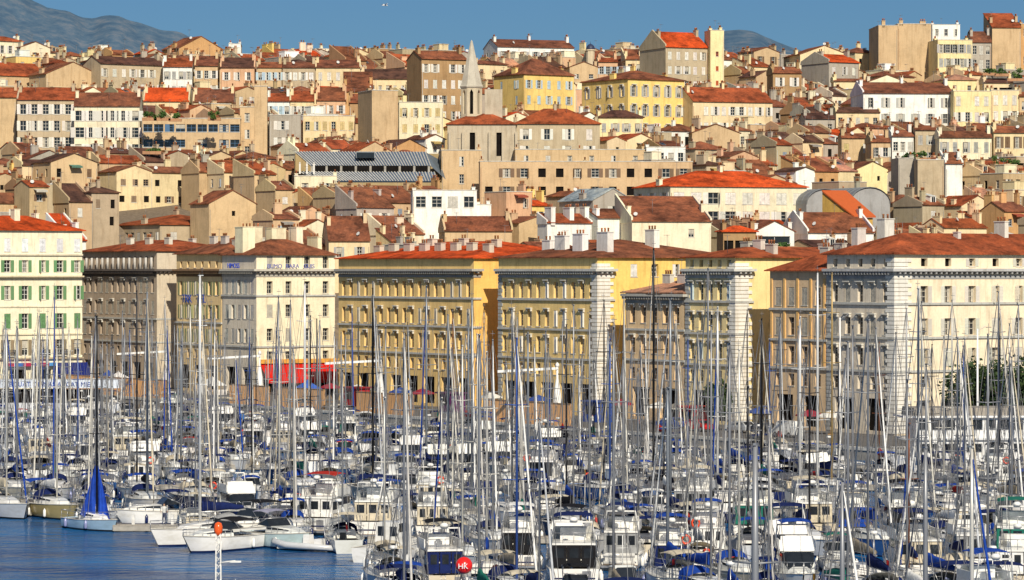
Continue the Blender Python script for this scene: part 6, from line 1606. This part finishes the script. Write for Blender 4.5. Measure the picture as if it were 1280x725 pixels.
def ferry():
    D = 352.0; p = at(1106, 0, D); root = thing('ferry', 'white double deck ferry with a grey top awning along the right quay', 'ferry', (p.x, D, 0), R(4)); L = 24
    b = MB(); n = 12; rows = []
    for k in range(n + 1):
        t = k / n; w = 2.6 * min(1, (t * 3.2) ** .5 + .05) if t < .35 else 2.6; z = 1.5 + .7 * max(0, 1 - t * 3) ** 2
        rows.append([(L * t - (.6 * max(0, 1 - t * 4)) * (1), -w, z), (L * t, -w * .9, .1), (L * t, 0, -.5), (L * t, w * .9, .1), (L * t - (.6 * max(0, 1 - t * 4)), w, z)])
    b.grid(rows, 0, False); b.face(rows[-1]); b.face([r[0] for r in rows] + [r[-1] for r in rows[::-1]])
    obj('hull', b.mesh('hull', ['gel']), root, color=(.82, .83, .84))
    def deckhouse(nm, x0, x1, z0, z1, w, nwin, c, ww, hh):
        b = MB(); ops = [((x1 - x0) * (k + .5) / nwin, z0 + (z1 - z0) * .42, ww, hh, 'x', None) for k in range(nwin)]
        wall_face(b, lambda x, y, z: (x0 + x, -w + y, z), x1 - x0, z0, z1, ops, .12)
        b.face([(x0, -w, z0), (x0, -w, z1), (x0, w, z1), (x0, w, z0)]); b.face([(x1, -w, z0), (x1, w, z0), (x1, w, z1), (x1, -w, z1)]); b.face([(x0, w, z0), (x0, w, z1), (x1, w, z1), (x1, w, z0)])
        o = obj(nm, b.mesh(nm, ['gel', 'glass']), root, color=c)
        for op in ops:
            obj('window_frame', cached(('ffr', ww, hh), lambda: (lambda q: ([q.box(a, b_, -.03, -.002, c0, c1) for a, b_, c0, c1 in ((-ww/2 - .06, -ww/2, 0, hh), (ww/2, ww/2 + .06, 0, hh), (-ww/2 - .06, ww/2 + .06, -.06, 0), (-ww/2 - .06, ww/2 + .06, hh, hh + .06))], q.mesh('window_frame', ['steel']))[1])(MB())), o, (x0 + op[0], -w, op[1]))
    deckhouse('lower_saloon', 3, 24, 1.5, 3.6, 2.45, 9, (.80, .81, .82), 1.5, .8)
    b = MB(); b.box(1.6, 24.2, -2.75, 2.75, 3.6, 3.78); obj('upper_deck', b.mesh('upper_deck', ['gel']), root, color=(.6, .62, .65))
    deckhouse('upper_saloon', 2.8, 24, 3.78, 5.9, 2.5, 15, (.84, .85, .86), .95, 1.0)
    b = MB(); b.box(1.4, 24.3, -2.9, 2.9, 5.9, 6.1); obj('roof', b.mesh('roof', ['gel']), root, color=(.9, .9, .9))
    b = MB(); b.box(2.2, 24, -2.6, 2.6, 6.12, 6.9, taper=.1); obj('top_awning', b.mesh('top_awning', ['canvas']), root, color=(.34, .31, .27))
    b = MB()
    for k in range(12): b.tube([(.3 + k * .28, -2.2, 1.9), (.3 + k * .28, -2.2, 2.9)], .025, 4)
    b.tube([(.2, -2.2, 2.9), (3.2, -2.2, 2.9)], .03, 4); obj('bow_rail', b.mesh('bow_rail', ['white']), root)
    obj('life_ring', ring_mesh(), root, (14.2, -2.56, 2.2), 0, (.8, .1, .03)); obj('life_ring', ring_mesh(), root, (7.2, -2.56, 2.2), 0, (.8, .1, .03))
    for k in range(18): TAKEN.append((p.x + k * 1.4, D, 3)); TAKEN.append((p.x + k * 1.4, D + 6, 3))
    # long excursion boat with white canopy, left
    D = 505.0; p = at(-14, 0, D); root = thing('excursion_boat', 'long flat excursion boat with white lettered canopy before the left buildings', 'excursion boat', (p.x, D, 0), R(-4)); L = 20.5
    b = MB(); rows = []
    for k in range(11):
        t = k / 10; w = 2.4 * min(1, ((1 - t) * 4) ** .5 + .05); rows.append([(L * t, -w, 1.5), (L * t, -w * .9, 0), (L * t, 0, -.4), (L * t, w * .9, 0), (L * t, w, 1.5)])
    b.grid(rows, 0, False); b.face(rows[0][::-1]); b.face([r[0] for r in rows] + [r[-1] for r in rows[::-1]]); obj('hull', b.mesh('hull', ['gel']), root, color=(.75, .76, .78))
    b = MB(); b.box(-.3, L - .6, -2.6, 2.6, 3.7, 4.9, taper=.05); obj('canopy', b.mesh('canopy', ['gel']), root, color=(.70, .76, .85))
    b = MB(); b.tube([(0, 0, 1.4), (0, 0, 3.7)], .05, 5); pm = b.mesh('post', ['white'])
    for k in range(10):
        for s in (-1, 1): obj('post', pm, root, (.3 + k * 2.15, s * 2.3, 0))
    b = MB(); b.box(1, L - 4, -1.8, 1.8, 1.5, 3.4); obj('saloon', b.mesh('saloon', ['void']), root)
    sign_text(root, 'BOUAT OR MAS AS CAT MIE', .95, (3.6, -2.62, 3.95), (R(90), 0, 0), (.08, .13, .4), 'canopy_lettering')
    for k in range(16): TAKEN.append((p.x + k * 1.4, D, 3)); TAKEN.append((p.x + k * 1.4, D - 6, 2))

def foreground():
    rnd = random.Random(3)
    # boats moored below the frame: only their masts reach into the picture
    for (xp, yt, D, mc, r, lab) in ((944, 556, 108, 'W', .13, 'close thick grey white mast rising right of centre'), (1053, 600, 118, 'g', .10, 'close grey mast rising with a white diagonal stay'), (1157, 560, 150, 'G', .12, 'close grey mast rising in front of the ferry bow'), (1215, 560, 140, 'w', .10, 'close white mast with blue furled sail at the right')):
        X = (xp - 640) / F * D; H = zat(yt, D)
        make_sail(lab, X, D, R(-90 + rnd.uniform(-25, 25)), 'm' if H < 14.5 else 'l', H, rnd, WH, NAVY, MC['g'] if mc != 'w' else MC['w'], BLUE if mc == 'w' else (WH if xp == 1053 else None), NAVY, None, r=r)
    # harbour launch with lattice mast and orange ball
    D = 150.0; p = at(276, 658, D); 
    root = make_cruiser('harbour launch with white lattice mast topped by an orange ball', p.x, D, R(60), 'm', rnd, WH, NAVY, 'hardtop', group='moored motor boats')
    root.location = (p.x, D, 0); b = MB(); z1 = p.z
    for s in (-1, 1):
        for q in (-1, 1): b.tube([(s * .16, q * .16, 2.9), (s * .09, q * .09, z1 - .3)], .028, 5)
    z = 3.2; k = 0
    while z < z1 - .5:
        w = .16 - .06 * (z - 3) / 7; b.tube([(-w, -w, z), (w, -w, z + .3)], .016, 4); b.tube([(w, w, z), (-w, w, z + .3)], .016, 4); b.tube([(-w, w, z), (-w, -w, z + .3)], .016, 4); z += .33
    b.tube([(0, 0, z1 - 1.6), (.75, 0, z1 - 1.5)], .035, 5); b.box(.5, 1.0, -.05, .05, z1 - 1.58, z1 - 1.5)
    obj('lattice_mast', b.mesh('lattice_mast', ['white']), root, (-.2, 0, 0), R(-60))
    b = MB(); b.lathe([(.04, -.3), (.14, -.25), (.19, -.1), (.19, .1), (.14, .25), (.04, .3)], n=10); obj('signal_ball', b.mesh('signal_ball', ['gel']), root, (-.2, 0, z1 - .1), color=(.85, .12, .02))
    for dx, h in ((-.9, z1 - 2.6), (.75, z1 - 2.3)):
        b = MB(); b.tube([(0, 0, 1.2), (0, 0, h)], [.03, .012], 5); v = Matrix.Rotation(R(-60), 3, 'Z') @ Vector((dx, 0, 0)); obj('whip_antenna', b.mesh('whip_antenna', ['white']), root, (v.x - .2, v.y, 0))
    # mooring buoys and pontoon
    def ball(x, y, D, r, c, lab, c2=None):
        p_ = at(x, y, D); root = thing('hanging_fender', lab, 'fender', (p_.x, D, p_.z)); b = MB()
        b.lathe([(r * math.cos(a) + .005, r * math.sin(a)) for a in [-1.5 + 3.0 * k / 8 for k in range(9)]], n=12); b.tube([(0, 0, r), (0, 0, r + .35)], .03, 5, 1); 
        b.tube([(0, .1, r + .3), (0, 1.0, r + .1)], .02, 4, 1)
        obj('ball', b.mesh('ball', ['gel', 'wire']), root, color=c)
        return root
    o = ball(580, 707, 196, .5, (.8, .02, .015), 'big red ball fender marked with white letters at the bottom'); sign_text(o, 'HK', .42, (-.34, -.54, -.14), (R(90), 0, 0), (.85, .85, .85), 'lettering', .02)
    # pontoons
    def pont(x0, x1, D, lab, w=1.6, rot=0.0):
        a = (x0 - 640) / F * D; c = (x1 - 640) / F * D; root = thing('pontoon', lab, 'pontoon', (a, D, 0), rot, 'floating pontoons'); L = c - a
        b = MB(); n = max(2, int(L / .5))
        for k in range(n): b.box(L * k / n + .01, L * (k + 1) / n - .01, -w/2, w/2, .50, .56)
        obj('planking', b.mesh('planking', ['wood']), root, color=(.42, .38, .32))
        b = MB(); b.box(0, L, -w/2 + .03, w/2 - .03, .1, .5); obj('floats', b.mesh('floats', ['stone']), root)
        b = MB()
        for k in range(max(2, int(L / 9))): xx = L * (k + .5) / max(2, int(L / 9)); b.box(xx - .12, xx + .12, -.12, .12, .56, 1.35)
        obj('service_post', b.mesh('service_post', ['white']), root)
    pont(142, 240, 274.5, 'grey wooden pontoon beside the boat with blue sails')
    for D in (262, 292, 325, 359, 397, 439):
        xr = 1400; xl = (-60 if D > 283 else 460)
        # stop at the quay
        while not in_water((xr - 640) / F * D, D, 2): xr -= 10
        pont(xl, xr, D, 'long pontoon walkway between the boat rows, %s' % {262: 'nearest one', 292: 'second from the front', 325: 'third from the front', 359: 'middle of the harbour', 397: 'second from the quay', 439: 'closest to the quay'}[D])
    # gull in the sky
    p_ = at(481, 7, 300); root = thing('seagull', 'white seagull gliding in the empty sky', 'bird', (p_.x, 300, p_.z), .5)
    b = MB(); b.tube([(-.28, 0, 0), (-.1, 0, .02), (.12, 0, .02), (.25, 0, 0), (.32, 0, -.01)], [.02, .06, .07, .04, .015], 6)
    for s in (-1, 1): b.grid([[(.1, 0, .03), (.12, s * .35, .16), (-.02, s * .75, .08)], [(-.08, 0, .03), (-.04, s * .35, .15), (-.06, s * .75, .08)]])
    obj('body', b.mesh('body', ['white']), root)

def finish_labels():
    from collections import defaultdict
    ordn = ['first', 'second', 'third', 'fourth', 'fifth', 'sixth', 'seventh', 'eighth', 'ninth', 'tenth', 'eleventh', 'twelfth']
    LM = [(120, 'far left'), (220, 'near the mansard block'), (330, 'near the blue slab'), (420, 'left of the hall'), (560, 'near the hall'), (650, 'near the church'), (760, 'right of the church'), (860, 'near the yellow palace'), (960, 'near the church end'),
          (1060, 'near the vaults'), (1180, 'near the balconied block'), (1400, 'far right')]
    LM[8] = (960, 'right of the palace')
    nw = lambda s: len(s.replace(',', ' ').split())
    def shorten(s, lim):
        for a, c in ((' boom cover', ' cover'), (' building', ''), (' facade', ''), (' the ', ' '), ('thick grey', 'grey'), ('reddish brown', 'brown'), ('orange red', 'red'), ('front gable', 'gable'), (' motor boat', ' boat'), ('varnished wooden', 'wooden'), ('in front of', 'before'), (' small windows', ' windows'), (' shutters', ' shuttered')):
            if nw(s) > lim: s = s.replace(a, c)
        ws = s.split(', ')
        if nw(s) > lim and len(ws) > 3: s = ', '.join(ws[:2] + ws[3:])
        return s
    for o in TOP:
        if '_x' in o:
            x, y = o['_x'], o['_y']
            reg = next(t for a, t in LM if x <= a); lv = 'skyline' if y < 80 else 'high slope' if y < 120 else 'upper slope' if y < 180 else 'middle slope' if y < 230 else 'low slope' if y < 275 else 'lowest row'
            o['label'] = shorten(o['label'] + ', ' + lv + ' ' + reg, 16)
            del o['_x']; del o['_y']
        if 'hand' in o: del o['hand']
    for rnd_ in range(3):
        g = defaultdict(list)
        for o in TOP: g[o['label']].append(o)
        again = False
        for lab, os_ in g.items():
            if len(os_) > 1:
                s = shorten(lab, 13)
                if s != lab:
                    again = True
                    for o in os_: o['label'] = s
        if not again: break
    g = defaultdict(list)
    for o in TOP: g[o['label']].append(o)
    for lab, os_ in g.items():
        if len(os_) > 1:
            os_.sort(key=lambda o: o.location.x / o.location.y)
            for k, o in enumerate(os_): o['label'] = lab + ', %s from left' % (ordn[k] if k < 12 else '%dth' % (k + 1))
    for o in TOP:
        if nw(o['label']) > 16: o['label'] = shorten(o['label'], 16)
        if nw(o['label']) > 16: print('LONG', o['label'])
    labs = [o['label'] for o in TOP]; print('DUP', [l for l in set(labs) if labs.count(l) > 1][:9])

def light_camera():
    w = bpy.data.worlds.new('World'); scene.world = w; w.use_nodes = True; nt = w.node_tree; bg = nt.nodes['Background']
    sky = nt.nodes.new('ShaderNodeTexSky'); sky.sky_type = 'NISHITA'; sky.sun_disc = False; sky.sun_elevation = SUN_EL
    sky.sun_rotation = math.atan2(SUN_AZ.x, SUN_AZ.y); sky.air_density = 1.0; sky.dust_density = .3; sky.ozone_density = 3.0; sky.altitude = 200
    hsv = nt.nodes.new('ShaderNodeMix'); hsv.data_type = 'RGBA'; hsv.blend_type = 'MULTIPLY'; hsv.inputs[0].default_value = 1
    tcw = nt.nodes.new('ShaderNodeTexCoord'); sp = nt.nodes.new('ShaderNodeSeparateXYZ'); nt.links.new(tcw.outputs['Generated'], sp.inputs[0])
    rr = ramp(nt, [(.0, SKYTINT[:3]), (.12, SKYTINT[:3]), (.45, (1.0, .86, .74)), (1, (1.05, .92, .80))]); nt.links.new(sp.outputs[2], rr.inputs[0]); nt.links.new(rr.outputs[0], hsv.inputs[7])  # upper sky, out of frame, made brighter and warmer to fill the shaded fronts
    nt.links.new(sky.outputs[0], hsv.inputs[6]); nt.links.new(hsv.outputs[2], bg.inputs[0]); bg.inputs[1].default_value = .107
    sd = bpy.data.lights.new('Sun', 'SUN'); sd.energy = 5.0; sd.angle = R(.5); sd.color = (1.0, .90, .73)
    so = bpy.data.objects.new('Sun', sd); col.objects.link(so)
    d = Vector((SUN_AZ.x * math.cos(SUN_EL), SUN_AZ.y * math.cos(SUN_EL), math.sin(SUN_EL)))
    so.rotation_euler = (-d).to_track_quat('-Z', 'Y').to_euler(); so.location = (60, -40, 90)
    cd = bpy.data.cameras.new('Camera'); cd.sensor_width = 36; cd.lens = F / 1280 * 36; cd.clip_end = 20000; cd.clip_start = 1
    co = bpy.data.objects.new('Camera', cd); col.objects.link(co); co.location = (0, 0, CAMZ)
    co.rotation_euler = (R(90) - math.atan((362.5 - HZ) / F), 0, 0)
    scene.camera = co
    scene.view_settings.view_transform = 'Standard'; scene.view_settings.look = 'None'; scene.view_settings.exposure = 0
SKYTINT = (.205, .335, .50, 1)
town_hand(); make_church(); make_hall(); make_vaults(); make_dome()
make_quay()
fill_town()
for k, (x, y, D, rx, rz, lab) in enumerate(((187, 148, 664, 1.6, 1.6, 'leafy terrace shrub at the left end of the planted penthouse'), (203, 148, 664, 1.8, 1.7, 'second leafy shrub on the planted penthouse'), (219, 149, 664, 1.4, 1.2, 'low shrub in the middle of the planted penthouse'), (268, 148, 664, 1.4, 1.5, 'leafy shrub at the right end of the planted penthouse'),
        (1236, 92, 755, 1.6, 1.6, 'green treetop left of three above the balconied cream block'), (1252, 93, 755, 1.8, 1.8, 'green treetop middle of three above the balconied cream block'), (1271, 99, 750, 2.4, 2.4, 'green treetop right of three at the right edge'),
        (1136, 198, 640, 1.8, 1.3, 'green hedge on the planted grey wall block'), (1152, 198, 640, 1.8, 1.4, 'green hedge on the broad beige wall block'), (1248, 207, 640, 1.6, 2.0, 'bright green shrub left one beneath the right edge houses'), (1266, 208, 640, 2.0, 1.8, 'bright green shrub right one beneath the right edge houses'), (980, 309, 520, 2.2, .8, 'hedge under the small glass gable'), (190, 190, 655, 2.0, .8, 'dark shrubs at the foot of the blue banded slab'))):
    bush(x, y, D, rx, rz, lab, (1.2, 1.3, 1), k + 2)
ferry(); marina(); foreground(); quay_life(); make_setting(); finish_labels(); light_camera()
print('TOWN', FILL, 'TOP', len(TOP), 'OBJ', len(bpy.data.objects))
